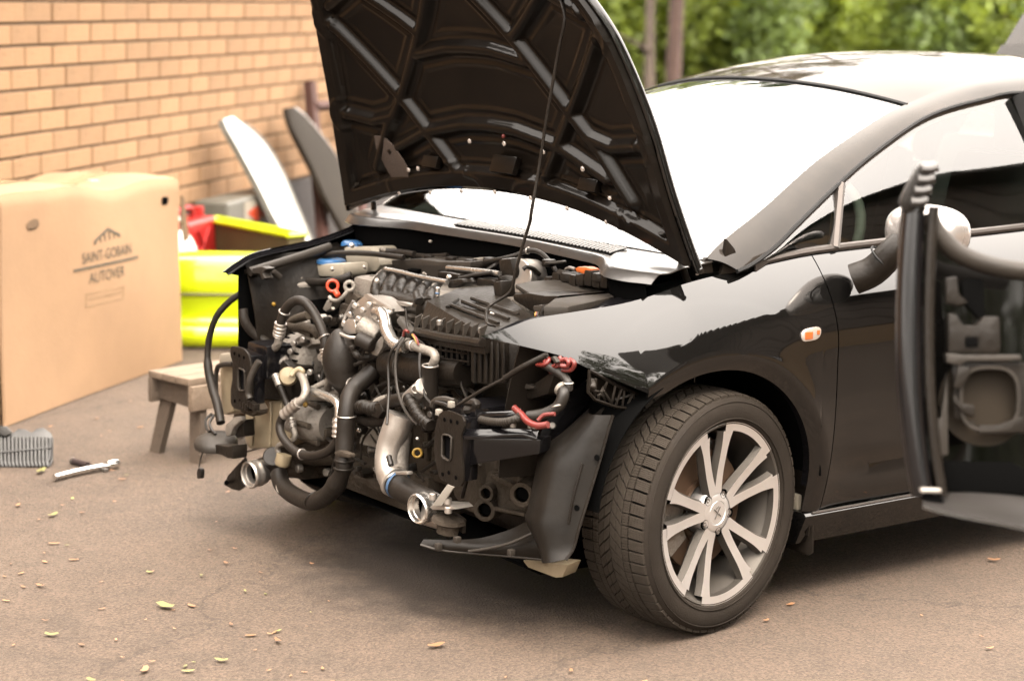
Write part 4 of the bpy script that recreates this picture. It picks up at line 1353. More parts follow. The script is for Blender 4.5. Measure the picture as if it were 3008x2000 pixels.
# upper part of the liner, dark sheets between arm and headlamp bracket
for pts, yy in (((( 1330, 500), (1560, 280), (1600, 250), (1380, 520)), -.72), (((1410, 510), (1680, 250), (1740, 240), (1500, 515)), -.75)):
    part(MB().prism([P('D', a, b, y=yy) for a, b in pts], (.02, .01, 0), .003), 'guide_strip', 'grey_plastic', wl_)
part(MB().prism([P('D', a, b, y=-.70) for a, b in ((1210, 480), (1300, 300), (1480, 120), (1600, 20), (1640, 60), (1560, 260), (1340, 500), (1250, 560))], (.02, .02, 0), .004), 'liner_web', 'bay_paint', wl_)
CY('web_rivet', P('D', 1322, 380, y=-.704), P('D', 1322, 380, y=-.71), .009, 'steel', wl_)
# headlamp bracket lattice under the fender edge
hbk = None
O_ = [(1650, 1140), (1740, 1190), (1860, 1260), (2000, 1315), (2068, 1345), (2030, 1400), (1965, 1440), (1850, 1425), (1740, 1385), (1690, 1365), (1640, 1310), (1650, 1250)]
mb = MB()
op = [P('G', a, b, y=-.815) for a, b in O_]
mb.tube(op + op[:1], .0045, 6, caps=False)
hbk = part(mb, 'headlamp_bracket', 'black_plastic')
for (a, b, c, d) in ((1680, 1300, 1740, 1310), (1740, 1310, 1760, 1270), (1740, 1310, 1770, 1370), (1790, 1220, 1760, 1300), (1760, 1300, 1820, 1400), (1850, 1260, 1820, 1400), (1900, 1280, 1850, 1420), (1920, 1300, 1900, 1430), (1980, 1330, 1850, 1370), (1980, 1330, 1930, 1440), (1990, 1320, 1990, 1400), (1650, 1240, 1700, 1210), (1700, 1210, 1690, 1360), (1720, 1330, 1720, 1380), (1720, 1330, 1780, 1330)):
    part(MB().tube([P('G', a, b, y=-.815), P('G', (a + c) / 2, (b + d) / 2, y=-.812), P('G', c, d, y=-.80)], .0035, 6), 'bracket_web', 'grey_plastic', hbk)
part(MB().prism([p + Vector((.03, .03, 0)) for p in op], (.004, .004, 0)), 'bracket_back', 'black_plastic', hbk)
CY('bracket_boss', P('G', 1665, 1290, y=-.815), P('G', 1668, 1220, y=-.80), .012, 'grey_plastic', hbk)

# air filter box
a_, b_, c_, d_, e_, f_ = P('G', 405, 612, x=-.42), P('G', 645, 515, x=-.26), P('G', 905, 498, x=-.22), P('G', 1228, 742, x=-.33), P('G', 850, 872, x=-.50), P('G', 350, 787, x=-.455)
g_ = P('G', 570, 655, x=-.435)
mb = MB()
vs = [a_, b_, c_, d_, e_, f_]
dn = Vector((0, 0, -.05))
mb.add(vs + [v + dn for v in vs], [(0, 1, 2, 3, 4), (0, 4, 5), (1, 0, 6, 7), (2, 1, 7, 8), (3, 2, 8, 9), (4, 3, 9, 10), (5, 4, 10, 11), (0, 5, 11, 6)])
ab = part(mb, 'air_filter_box', 'black_plastic', ang=20)
nrm = (c_ - a_).cross(d_ - a_).normalized()
if nrm.z < 0: nrm = -nrm
for (x0, y0, x1, y1) in ((590, 645, 950, 785), (675, 615, 1030, 752), (745, 590, 1105, 718), (560, 660, 640, 600)):
    p0, p1 = P('G', x0, y0, n=nrm, o=a_ + nrm * .001), P('G', x1, y1, n=nrm, o=a_ + nrm * .001)
    part(MB().tube([p0, p0.lerp(p1, .5), p1], .0055, 6), 'cover_rib', 'black_plastic', ab)
for i in range(9):
    t = i / 8
    c = f_.lerp(e_, t) + Vector((-.004, 0, -.004))
    part(MB().prism([c, c + Vector((-.012, .0, -.012)), c + Vector((-.010, 0, .022)), c + Vector((.012, 0, .030))], (0, .005, 0)), 'gusset', 'grey_plastic', ab)
lo = [P('G', a, b, x=-.455) for a, b in ((330, 800), (735, 855), (735, 1115), (560, 1090), (370, 1050))]
part(MB().prism(lo, (.02, 0, 0)), 'grille_recess', 'dark_hole', ab)
for i in range(9):
    x_ = 375 + 43 * i
    part(MB().tube([P('G', x_, 820 + 5.5 * i, x=-.458), P('G', x_ + 2, 940 + 5.5 * i, x=-.462), P('G', x_ + 6, 1055 + 6 * i, x=-.458)], .0035, 6), 'grille_slat', 'black_plastic', ab)
for i in range(4):
    y_ = 850 + 62 * i
    part(MB().tube([P('G', 340, y_ - 10, x=-.463), P('G', 540, y_ + 20, x=-.466), P('G', 735, y_ + 45, x=-.463)], .0028, 6), 'grille_bar', 'black_plastic', ab)
part(MB().tube([f_ + Vector((-.008, 0, -.02)), f_.lerp(e_, .5) + Vector((-.012, 0, -.022)), e_ + Vector((-.008, 0, -.02))], .012, 8), 'box_flange', 'black_plastic', ab)
PL('box_side', 'G', [(735, 860), (860, 890), (1010, 930), (1010, 1245), (860, 1255), (735, 1235)], -.475, .16, 'black_plastic', .006, ab)
for i in range(6):
    x_ = 765 + 45 * i
    part(MB().tube([P('G', x_, 900 + 8 * i, x=-.478), P('G', x_ + 3, 1060, x=-.482), P('G', x_ + 4, 1235, x=-.478)], .005, 6), 'box_rib', 'black_plastic', ab)
part(MB().prism([P('G', 1010, 930, x=-.47), P('G', 1360, 1020, x=-.40), P('G', 1330, 1220, x=-.40), P('G', 1010, 1290, x=-.47)], (.08, .04, 0), .004), 'battery_box', 'black_plastic')
PL('battery_tray', 'G', [(1040, 1240), (1210, 1250), (1330, 1170), (1380, 1180), (1330, 1330), (1200, 1370), (1060, 1340)], -.45, .06, 'black_plastic', .008)
PL('tray_latch', 'G', [(1085, 1265), (1140, 1240), (1220, 1270), (1215, 1290), (1100, 1290)], -.46, .03, 'grey_plastic', .004)
for pts in (((820, 860), (835, 880)), ((500, 800), (505, 830))):
    c = P('G', *pts[0], x=-.50)
    part(MB().cyl(c, c + Vector((0, 0, .015)), .008, 10), 'box_screw', 'steel', ab)
CY('box_latch', P('G', 205, 760, x=-.45), P('G', 300, 870, x=-.47), .014, 'grey_plastic', ab)

# battery cover and fuse box
bl = [(1080, 482), (1180, 462), (1320, 450), (1480, 446), (1620, 458), (1740, 482), (1850, 505), (1910, 525), (1880, 542), (1700, 548), (1500, 560), (1300, 566), (1190, 545)]
bp_ = [P('G', a, b, z=.872 if b < 500 else .856) for a, b in bl]
part(MB().prism(bp_, (0, 0, -.012), .004), 'battery_cover', 'grey_plastic')
PL('battery', 'G', [(1060, 560), (1190, 550), (1310, 572), (1420, 570), (1330, 660), (1225, 705), (1065, 610)], -.30, .16, 'black_plastic', .006)
fu = part(MB().prism([P('G', a, b, z=.862) for a, b in ((1385, 590), (1600, 566), (1835, 550), (1890, 565), (1690, 612), (1490, 655), (1300, 655))], (0, 0, -.03), .004), 'fuse_box', 'grey_plastic')
for i in range(6):
    p0 = P('G', 1310 + 34 * i, 648, z=.855)
    part(MB().tube([p0, p0 + Vector((-.012, 0, -.014)), p0 + Vector((-.014, -.002, -.045))], .006, 6), 'fuse_box_rib', 'black_plastic', fu)
PL('relay_socket', 'G', [(1215, 650), (1280, 640), (1285, 700), (1225, 715)], -.36, .03, 'grey_plastic', .003)
for k, mt_ in enumerate(('yellow_wire', 'red_cable', 'wiring')):
    T('relay_wire', 'G', [(1240 + 8 * k, 700, -.365), (1236 + 9 * k, 725, -.37), (1242 + 10 * k, 750, -.36)], .003, mt_, n=6)

# intake manifold
im = part(MB().tube(smooth_path([P('G', 90, 610, x=-.35), P('G', 240, 640, x=-.35), P('G', 400, 680, x=-.36)], 5), .034, 16), 'intake_manifold', 'black_plastic')
for i in range(6):
    T('runner', 'G', [(140 + 78 * i, 395 + 24 * i, -.14), (75 + 78 * i, 425 + 24 * i, -.24), (28 + 78 * i, 490 + 22 * i, -.325), (18 + 78 * i, 575 + 18 * i, -.355), (40 + 78 * i, 640 + 14 * i, -.34)], ridged(.0185, 9, .0025), 'black_plastic', im, n=12, sub=8)
for i in range(14):
    p0 = P('G', 20 + 38 * i, 432 + 10.5 * i, x=-.25)
    part(MB().box(p0, (.05, .007, .014), bev=.002), 'manifold_fin', 'grey_plastic', im)
T('manifold_band', 'G', [(160, 630, -.385), (230, 635, -.392), (300, 648, -.385)], .007, 'steel', im)
CY('map_sensor', P('G', 330, 560, x=-.37), P('G', 345, 615, x=-.385), .014, 'wiring', im)
# rails and coil covers
T('fuel_rail', 'G', [(85, 368, -.24), (200, 392, -.24), (330, 425, -.245), (560, 468, -.25)], .0075, 'bright_pipe')
T('coolant_rail', 'G', [(560, 358, -.16), (700, 372, -.165), (850, 388, -.17), (960, 402, -.17)], .0075, 'bright_pipe')
PL('coil_cover', 'G', [(120, 300), (350, 288), (500, 308), (735, 308), (730, 372), (690, 392), (490, 380), (475, 445), (300, 405), (140, 360)], -.15, .10, 'grey_plastic', .008)
PL('coil_cover', 'G', [(350, 255), (520, 280), (700, 290), (735, 320), (520, 322), (360, 292)], -.10, .08, 'grey_plastic', .006)
PL('coil_pack', 'G', [(480, 385), (560, 392), (650, 408), (640, 460), (560, 470), (480, 450)], -.19, .05, 'black_plastic', .006)
PL('coil_pack', 'G', [(250, 360), (330, 370), (320, 400), (250, 395)], -.165, .05, 'dark_hole', .006)
PL('sensor_plug', 'G', [(945, 292), (1040, 280), (1065, 380), (1060, 440), (965, 450)], -.16, .05, 'black_plastic', .01)
PL('sensor_plug', 'G', [(780, 435), (900, 450), (930, 480), (780, 500)], -.20, .05, 'black_plastic', .008)
PL('sensor_plug', 'G', [(905, 470), (965, 455), (975, 590), (915, 575)], -.27, .05, 'black_plastic', .008)
PL('sensor_plug', 'G', [(555, 455), (660, 440), (690, 470), (640, 500), (560, 520)], -.24, .05, 'black_plastic', .008)
CY('vacuum_pump', P('G', 1100, 420, x=-.14), P('G', 1230, 425, x=-.07), .048, 'aluminium')
T('pump_band', 'G', [(1140, 370, -.15), (1170, 352, -.14), (1220, 365, -.12), (1270, 410, -.10)], .006, 'black_plastic')
T('vacuum_hose', 'G', [(850, 310, -.14), (960, 292, -.14), (1080, 262, -.12), (1180, 226, -.10), (1270, 240, -.09), (1350, 315, -.09), (1430, 440, -.10)], .0065, 'rubber_hose')
T('vacuum_hose', 'G', [(650, 440, -.22), (780, 410, -.2), (900, 395, -.18)], .006, 'rubber_hose')
T('hose', 'G', [(0, 205, -.04), (120, 240, -.06), (250, 245, -.08), (330, 280, -.09)], .010, 'rubber_hose')
T('hose', 'G', [(700, 340, -.12), (830, 325, -.1), (940, 310, -.1)], .008, 'rubber_hose')
T('hose', 'G', [(1090, 330, -.08), (1180, 310, -.08), (1240, 340, -.08)], .009, 'rubber_hose')
CY('filler_flange', P('G', 1390, 330, x=-.13), P('G', 1388, 305, x=-.13), .030, 'grey_plastic')
op_ = part(MB().prism([P('G', a, b, x=-.15) for a, b in ((1535, 362), (1560, 350), (1620, 352), (1662, 368), (1660, 392), (1625, 420), (1605, 405), (1550, 390))], (.03, 0, 0), .006), 'service_plug', 'orange_plug')
T('plug_wire', 'G', [(1470, 370, -.15), (1500, 358, -.15), (1540, 370, -.15)], .005, 'steel', op_)
for i in range(8):
    c = P('G', 1380 + 62 * i, 465 - 16 * (i % 3), x=-.13)
    part(MB().box(c, (.05, .03, .03 + .012 * (i % 2)), bev=.006), 'connector', 'black_plastic')
PL('hood_rest', 'G', [(1895, 450), (1960, 420), (2010, 440), (2050, 500), (1990, 520), (1910, 520)], -.10, .05, 'grey_plastic', .006)
# bright screw-cap injector
CY('injector', P('G', 485, 580, x=-.37), P('G', 487, 505, x=-.37), .006, 'bright_pipe')
CY('injector_band', P('G', 482, 560, x=-.372), P('G', 483, 545, x=-.372), .0065, 'blue_band')

# reservoirs with blue caps
rs = PL('fluid_reservoir', 'A', [(1090, 490), (1340, 480), (1345, 560), (1330, 612), (1110, 605)], -.27, .09, 'reservoir_white', .012)
c = P('A', 1232, 478, x=-.225)
part(MB().lathe([(1e-4, .014), (.036, .013), (.045, .008), (.046, 0), (.04, -.006), (1e-4, -.006)], c, (0, 0, 1), 32), 'reservoir_cap', 'blue_cap', rs)
rs = PL('washer_reservoir', 'A', [(1250, 350), (1330, 335), (1590, 330), (1600, 400), (1660, 420), (1680, 500), (1640, 560), (1340, 600), (1250, 560)], -.16, .12, 'reservoir_white', .014)
c = P('A', 1432, 318, x=-.11)
part(MB().lathe([(1e-4, .016), (.03, .015), (.036, .010), (.038, 0), (.033, -.006), (1e-4, -.006)], c, (0, 0, 1), 32), 'reservoir_cap', 'blue_cap', rs)
T('cap_ridge', 'A', [(1350, 305, -.115), (1430, 298, -.115), (1510, 305, -.115)], .004, 'blue_cap', rs, n=6)
T('bay_hose', 'A', [(700, 620, -.34), (850, 520, -.30), (1050, 430, -.26), (1300, 390, -.22), (1550, 390, -.19), (1750, 410, -.17), (1900, 430, -.16)], .0085, 'rubber_hose')
T('bay_hose', 'A', [(1110, 415, -.22), (1200, 350, -.18), (1290, 318, -.14)], .012, 'rubber_hose')
T('bay_hose', 'A', [(1600, 350, -.12), (1700, 370, -.12), (1850, 378, -.1), (2000, 400, -.1)], .010, 'rubber_hose')
T('bay_hose', 'A', [(920, 620, -.30), (1050, 650, -.30), (1180, 655, -.30), (1330, 625, -.28), (1420, 590, -.26)], .012, 'rubber_hose')
c = P('A', 960, 640, x=-.30)
cf = CY('carbon_canister', c - Vector((0, 0, .16)), c - Vector((0, 0, .01)), .044, 'black_plastic')
part(MB().lathe([(.020, .010), (.030, .008), (.046, 0), (.052, -.006), (.052, -.014), (.044, -.018)], c, (0, 0, 1), 30), 'canister_rim', 'cast_alloy', cf)
for i in range(9):
    an = i * .7
    part(MB().box(c + Vector((.034 * math.cos(an), .034 * math.sin(an), .010)), (.012, .010, .012), bev=.002), 'rim_lug', 'cast_alloy', cf)
# dip-stick ring and lifting eyes
dr = part(MB().torus(P('A', 1245, 690, x=-.36), VCAM, .0158, .0048, 30, 10), 'dipstick_ring', 'signal_orange')
CY('ring_stem', P('A', 1268, 735, x=-.36), P('A', 1300, 785, x=-.36), .009, 'signal_orange', dr)
part(MB().torus(P('A', 1400, 692, x=-.34), VCAM, .0125, .006, 24, 8), 'lifting_eye', 'cast_alloy')
T('lifting_eye', 'A', [(1215, 790, -.37), (1240, 820, -.37), (1300, 825, -.37), (1350, 780, -.365), (1390, 730, -.355)], .0065, 'cast_alloy')
PL('eye_bracket', 'A', [(1360, 730), (1420, 740), (1480, 800), (1440, 900), (1400, 960), (1350, 900)], -.33, .02, 'dirty_cast', .004)
PL('eye_bracket', 'A', [(1190, 820), (1250, 830), (1220, 900), (1180, 930), (1150, 900)], -.37, .03, 'cast_alloy', .004)
# throttle body and charge pipes
tb = PL('throttle_body', 'A', [(1350, 1020), (1400, 930), (1460, 830), (1520, 780), (1620, 800), (1720, 860), (1790, 930), (1700, 1010), (1660, 1110), (1560, 1140), (1470, 1110), (1420, 1060)], -.44, .07, 'aluminium', .012)
CY('throttle_motor', P('A', 1500, 1040, x=-.47), P('A', 1670, 1150, x=-.44), .027, 'cast_alloy', tb)
PL('throttle_flange', 'A', [(1520, 775), (1560, 760), (1790, 900), (1780, 945), (1740, 945)], -.455, .012, 'aluminium', .003, tb)
PL('throttle_plate', 'A', [(1350, 1020), (1380, 990), (1440, 1000), (1460, 1090), (1480, 1130), (1390, 1140), (1330, 1110)], -.47, .03, 'aluminium', .006, tb)
for a, b in ((1425, 950), (1500, 990), (1600, 860), (1370, 1035), (1780, 935), (1540, 910), (1470, 870)):
    c = P('A', a, b, x=-.455)
    part(MB().cyl(c, c + Vector((-.014, -.006, 0)), .0085, 12), 'flange_bolt', 'aluminium', tb)
T('throttle_spring', 'A', [(1440, 830, -.44), (1380, 940, -.45), (1345, 1020, -.46)], .006, 'steel', tb)
T('charge_pipe', 'A', [(1650, 940, -.47), (1700, 945, -.48), (1725, 1010, -.48), (1740, 1090, -.485), (1790, 1190, -.49), (1850, 1240, -.49), (1920, 1250, -.485)], .0175, 'bright_pipe', n=18)
T('turbo_hose', 'A', [(1390, 1130, -.46), (1350, 1200, -.47), (1320, 1330, -.48), (1330, 1480, -.48), (1375, 1600, -.47), (1400, 1700, -.45)], lambda t: .030 + .022 * math.sin(math.pi * min(1, t * 1.15)) , 'rubber_hose', n=22)
T('turbo_clamp', 'A', [(1310, 1130, -.49), (1380, 1160, -.50), (1470, 1170, -.49)], .005, 'aluminium')
T('sensor_hose', 'A', [(1420, 1250, -.50), (1440, 1300, -.50), (1500, 1340, -.49), (1580, 1345, -.47)], ridged(.009, 16, .0025), 'rubber_hose', sub=10)
CY('boost_sensor', P('A', 1480, 1170, x=-.50), P('A', 1620, 1240, x=-.48), .021, 'rubber_hose')
PL('sensor_bracket', 'A', [(1590, 1270), (1690, 1150), (1720, 1160), (1700, 1260), (1650, 1340), (1600, 1320)], -.47, .03, 'cast_alloy', .005)
# alternator
ac0 = P('A', 1000, 1340, x=-.42)
axd = Vector((.10, -1, 0)).normalized()
al = part(MB().lathe([(1e-4, -.062), (.03, -.062), (.058, -.058), (.068, -.045), (.070, -.02), (.066, -.012), (.066, .012), (.070, .02), (.068, .045), (.055, .058), (.03, .066), (1e-4, .066)], ac0, axd, 40), 'alternator', 'cast_alloy')
for i in range(20):
    an = i * 2 * math.pi / 20
    e1 = Vector((0, 0, 1))
    e2 = axd.cross(e1)
    dv = e1 * math.cos(an) + e2 * math.sin(an)
    for h in (-.036, .036):
        cc = ac0 + axd * h + dv * .0665
        rm = Matrix((axd, dv, axd.cross(dv))).transposed()
        part(MB().box(cc, (.024, .008, .007), rm, bev=.002), 'vent_slot', 'dark_hole', al)
CY('alternator_pulley', ac0 + axd * -.066, ac0 + axd * -.10, .028, 'steel', al)
PL('alternator_lug', 'A', [(885, 1180), (960, 1140), (1040, 1150), (1060, 1230), (1000, 1260), (900, 1230)], -.46, .05, 'cast_alloy', .008, al)
for a, b in ((900, 1215), (985, 1180), (870, 1290), (1050, 1480), (1010, 1520)):
    c = P('A', a, b, x=-.49)
    part(MB().cyl(c, c + Vector((-.012, -.006, 0)), .009, 10), 'alternator_bolt', 'steel', al)
# compressor
cc0 = P('B', 960, 650, x=-.44)
cp = part(MB().lathe([(1e-4, -.085), (.045, -.085), (.060, -.078), (.066, -.06), (.066, -.02), (.069, -.018), (.069, -.008), (.066, -.006), (.066, .04), (.062, .055), (.055, .062), (.05, .085), (1e-4, .085)], cc0, (.12, -1, 0), 40), 'ac_compressor', 'cast_alloy')
for an in range(0, 360, 60):
    c = cc0 + Vector((.062 * math.cos(R(an)), .065, .062 * math.sin(R(an))))
    part(MB().cyl(c, c + Vector((0, -.14, 0)), .009, 10), 'compressor_bolt', 'dirty_cast', cp)
PL('compressor_port', 'B', [(830, 420), (960, 390), (1130, 400), (1180, 460), (1060, 500), (850, 500)], -.47, .05, 'cast_alloy', .01, cp)
CY('brass_plug', P('B', 887, 527, x=-.51), P('B', 887, 527, x=-.50), .008, 'yellow_wire', cp)
PL('compressor_foot', 'B', [(870, 760), (1060, 720), (1060, 790), (1040, 830), (1000, 770), (910, 830), (880, 800)], -.46, .04, 'dirty_cast', .006, cp)
# air-con lines
def sleeve(k, pts, r, parent=None):
    return T('crimp_sleeve', k, pts, ridged(r, 4, .0022), 'aluminium', parent, n=16, sub=16)
h1 = T('ac_hose', 'A', [(768, 1060, -.53), (775, 1000, -.53), (805, 920, -.525), (860, 850, -.52), (930, 822, -.51), (1000, 850, -.505), (1060, 920, -.50), (1120, 1030, -.50), (1165, 1150, -.50), (1185, 1290, -.50)], .0140, 'rubber_hose', n=16)
sleeve('A', [(768, 1030, -.53), (758, 1100, -.53), (748, 1150, -.53)], .0165, h1)
T('ac_pipe', 'A', [(750, 1150, -.53), (742, 1220, -.53), (700, 1270, -.53), (620, 1285, -.53)], .012, 'cast_alloy', h1)
sleeve('A', [(1180, 1265, -.50), (1188, 1330, -.50), (1200, 1400, -.50)], .0165, h1)
T('ac_pipe', 'B', [(1065, 130, -.50), (1085, 190, -.50), (1100, 260, -.50), (1080, 330, -.49), (1070, 400, -.47)], .0115, 'cast_alloy', h1)
h2 = T('ac_hose', 'B', [(715, 610, -.56), (680, 680, -.565), (690, 770, -.57), (760, 870, -.57), (860, 935, -.565), (970, 945, -.56), (1080, 905, -.555), (1145, 830, -.55), (1155, 790, -.55)], .0128, 'rubber_hose', n=16)
sleeve('B', [(712, 612, -.56), (770, 560, -.555), (830, 510, -.55)], .0155, h2)
T('ac_pipe', 'B', [(825, 512, -.55), (872, 470, -.54), (890, 400, -.53), (870, 320, -.52), (840, 265, -.515)], .012, 'cast_alloy', h2)
sleeve('B', [(1157, 790, -.55), (1160, 720, -.55), (1160, 640, -.545)], .0165, h2)
T('ac_pipe', 'B', [(1160, 650, -.545), (1165, 560, -.54), (1135, 495, -.53), (1040, 450, -.52), (930, 412, -.50)], .0125, 'bright_pipe', h2)
T('ac_pipe', 'B', [(930, 405, -.50), (1000, 370, -.49), (1060, 340, -.48)], .009, 'cast_alloy', h2)
h3 = T('ac_pipe', 'B', [(735, 140, -.50), (690, 175, -.51), (635, 195, -.52), (622, 235, -.525), (640, 290, -.53)], .0085, 'aluminium')
sleeve('B', [(640, 285, -.53), (660, 330, -.53), (678, 372, -.53)], .011, h3)
T('ac_hose', 'B', [(675, 370, -.53), (710, 450, -.53), (745, 550, -.53), (765, 630, -.53)], .0095, 'rubber_hose', h3)
sleeve('B', [(762, 620, -.53), (775, 670, -.53), (788, 715, -.53)], .0105, h3)
T('ac_pipe', 'B', [(788, 715, -.53), (803, 770, -.53), (790, 815, -.53), (740, 835, -.535), (680, 855, -.54), (660, 890, -.54), (672, 935, -.54)], .008, 'cast_alloy', h3)
T('service_line', 'B', [(760, 330, -.50), (750, 420, -.50), (745, 520, -.5), (770, 620, -.5)], .008, 'rubber_hose')
kb = part(MB().lathe([(1e-4, -.018), (.020, -.017), (.027, -.008), (.028, .004), (.022, .015), (1e-4, .018)], P('B', 747, 295, x=-.535), VCAM, 14), 'service_cap', 'cap_cream')
T('cap_strap', 'B', [(770, 290, -.54), (800, 255, -.53), (840, 235, -.52), (865, 260, -.515), (850, 290, -.515)], .008, 'cap_cream', kb, n=8)
part(MB().lathe([(1e-4, -.022), (.018, -.020), (.023, -.012), (.022, .015), (1e-4, .018)], P('B', 705, 978, x=-.55), Vector((.2, -.1, 1)), 14), 'service_cap', 'cap_cream')
# long charge hose dropping in front and looping under
ch = T('charge_hose', 'B', [(1450, 230, -.44), (1390, 300, -.46), (1300, 380, -.49), (1245, 480, -.52), (1225, 620, -.535), (1212, 780, -.54), (1208, 940, -.545), (1202, 1050, -.55), (1150, 1170, -.55), (1060, 1275, -.55), (940, 1325, -.55), (800, 1275, -.545), (700, 1190, -.54), (668, 1090, -.53)], lambda t: .0255 + .004 * math.exp(-((t - .62) / .02) ** 2) - .003 * math.exp(-((t - .56) / .04) ** 2), 'rubber_hose', n=20)
for a, b, x_ in ((1212, 985, -.548), (1205, 1050, -.55), (960, 1318, -.55)):
    c = P('B', a, b, x=x_)
    part(MB().torus(c, Vector((0, 0, 1)) if a > 1000 else Vector((.2, 1, .3)), .0265, .0035), 'hose_clamp', 'black_plastic', ch)
PL('hose_bracket', 'B', [(1120, 920), (1160, 900), (1250, 935), (1250, 965), (1180, 960), (1140, 955)], -.57, .02, 'dirty_cast', .003)
# washer bottle, tan, with dark upper cover
wb = PL('washer_bottle', 'B', [(385, 520), (480, 480), (620, 485), (770, 500), (775, 640), (760, 840), (690, 880), (420, 895), (380, 830)], -.50, .10, 'beige_plastic', .014)
for x_ in (455, 600, 690):
    T('bottle_seam', 'B', [(x_, 510, -.503), (x_ + 2, 650, -.506), (x_ - 6, 860, -.503)], .004, 'beige_plastic', wb, n=8)
PL('bottle_cover', 'B', [(480, 180), (560, 170), (700, 160), (770, 230), (770, 490), (500, 485), (475, 420)], -.515, .08, 'black_plastic', .008, wb)
T('cover_hook', 'B', [(495, 480, -.48), (500, 510, -.48), (505, 530, -.48)], .006, 'black_plastic', wb)
bt2 = PL('expansion_bottle', 'B', [(172, 120), (290, 108), (298, 300), (290, 590), (205, 620), (185, 400)], -.44, .08, 'beige_plastic', .012)
PL('bottle_neck', 'B', [(175, 110), (285, 100), (290, 200), (175, 205)], -.455, .06, 'reservoir_white', .008, bt2)
T('bottle_strap', 'B', [(160, 600, -.46), (150, 400, -.47), (160, 240, -.47), (200, 200, -.47), (290, 195, -.46)], .008, 'wiring', bt2, n=8)
PL('pump_housing', 'B', [(412, 60), (450, 30), (560, 45), (580, 120), (520, 170), (440, 150)], -.47, .06, 'reservoir_white', .01)
PL('pump_clip', 'B', [(455, 160), (500, 110), (545, 120), (560, 170), (510, 200), (470, 210)], -.49, .03, 'grey_plastic', .005)
T('harness', 'B', [(510, 170, -.60), (470, 230, -.61), (430, 330, -.62), (418, 430, -.62), (430, 480, -.62)], .010, 'grey_plastic')
PL('plate_bracket', 'B', [(350, 440), (440, 480), (490, 570), (480, 610), (430, 625), (350, 590)], -.585, .04, 'dirty_cast', .006)
for i in range(6):
    c = P('B', 380 + 20 * i, 520 + 14 * (i % 3), x=-.60)
    part(MB().box(c, (.02, .015, .02), bev=.003), 'connector', 'black_plastic')
# pipe elbow mouth on the far lower side
def mouth(name, c, ax, r_, ln, pipe_m):
    ax = Vector(ax).normalized()
    o = part(MB().lathe([(r_ * .80, .03), (r_ * .78, .012), (r_ * .86, .010), (r_ * .88, .0), (r_ * .97, -.003), (r_ * 1.05, 0), (r_ * 1.08, .006), (r_ * 1.02, .012), (r_ * 1.0, .022), (r_ * 1.06, .026), (r_ * 1.06, .034), (r_ * .98, .038), (r_ * .95, ln)], c, ax, 40), name, pipe_m)
    part(MB().lathe([(1e-4, .05), (r_ * .8, .05), (r_ * .8, .02)], c, ax, 30), 'mouth_shade', 'dark_hole', o)  # black disc and wall paint the shade inside the pipe
    return o
m1 = mouth('charge_pipe_mouth', P('B', 425, 1105, x=-.58), (.95, .10, .06), .0385, .05, 'aluminium')
T('mouth_pipe', 'B', [(470, 1090, -.54), (540, 1060, -.50), (640, 1030, -.46), (760, 1030, -.42), (900, 1040, -.40)], .036, 'dirty_cast', m1, n=20)
CY('mouth_cup', P('B', 620, 950, x=-.54), P('B', 640, 1010, x=-.50), .030, 'black_plastic')
PL('splash_flap', 'B', [(215, 1185), (250, 1110), (320, 1030), (390, 960), (400, 990), (350, 1060), (350, 1150), (390, 1200), (340, 1235), (290, 1225)], -.54, .006, 'black_plastic', .001)
CY('flap_rivet', P('B', 238, 1168, x=-.545), P('B', 238, 1168, x=-.555), .007, 'dark_hole')
T('lower_tube', 'B', [(700, 900, -.40), (850, 880, -.40), (1000, 890, -.40), (1180, 880, -.38)], .05, 'dirty_cast', n=18)
# horn
hn = part(MB().lathe([(1e-4, .026), (.030, .024), (.045, .018), (.060, .010), (.066, .0), (.066, -.012), (.05, -.02), (1e-4, -.022)], P('B', 150, 830, x=-.60), Vector((-.15, -.1, 1)), 32), 'horn', 'grey_plastic')
PL('horn_shell', 'B', [(25, 850), (60, 840), (250, 870), (290, 860), (290, 975), (245, 970), (200, 945), (40, 905)], -.63, .05, 'black_plastic', .006, hn)
PL('horn_bracket', 'B', [(230, 690), (300, 630), (350, 625), (355, 660), (290, 720), (270, 780), (230, 790)], -.60, .02, 'cast_alloy', .004, hn)
PL('horn_mount', 'B', [(285, 690), (370, 650), (380, 790), (320, 800), (290, 760)], -.58, .04, 'black_plastic', .006, hn)
T('horn_wire', 'B', [(120, 600, -.58), (70, 650, -.60), (75, 720, -.61), (100, 750, -.61)], .0045, 'wiring', hn, n=8)
T('horn_wire', 'B', [(135, 610, -.58), (100, 680, -.60), (120, 740, -.61), (150, 770, -.61)], .0045, 'wiring', hn, n=8)
T('hanging_wire', 'B', [(60, 880, -.62), (30, 960, -.63), (12, 1040, -.63)], .002, 'wiring', n=6)
PL('hanging_plug', 'B', [(-2, 1060), (10, 1045), (25, 1060), (28, 1080), (24, 1135), (-6, 1135), (-8, 1080)], -.635, .014, 'wiring', .003)
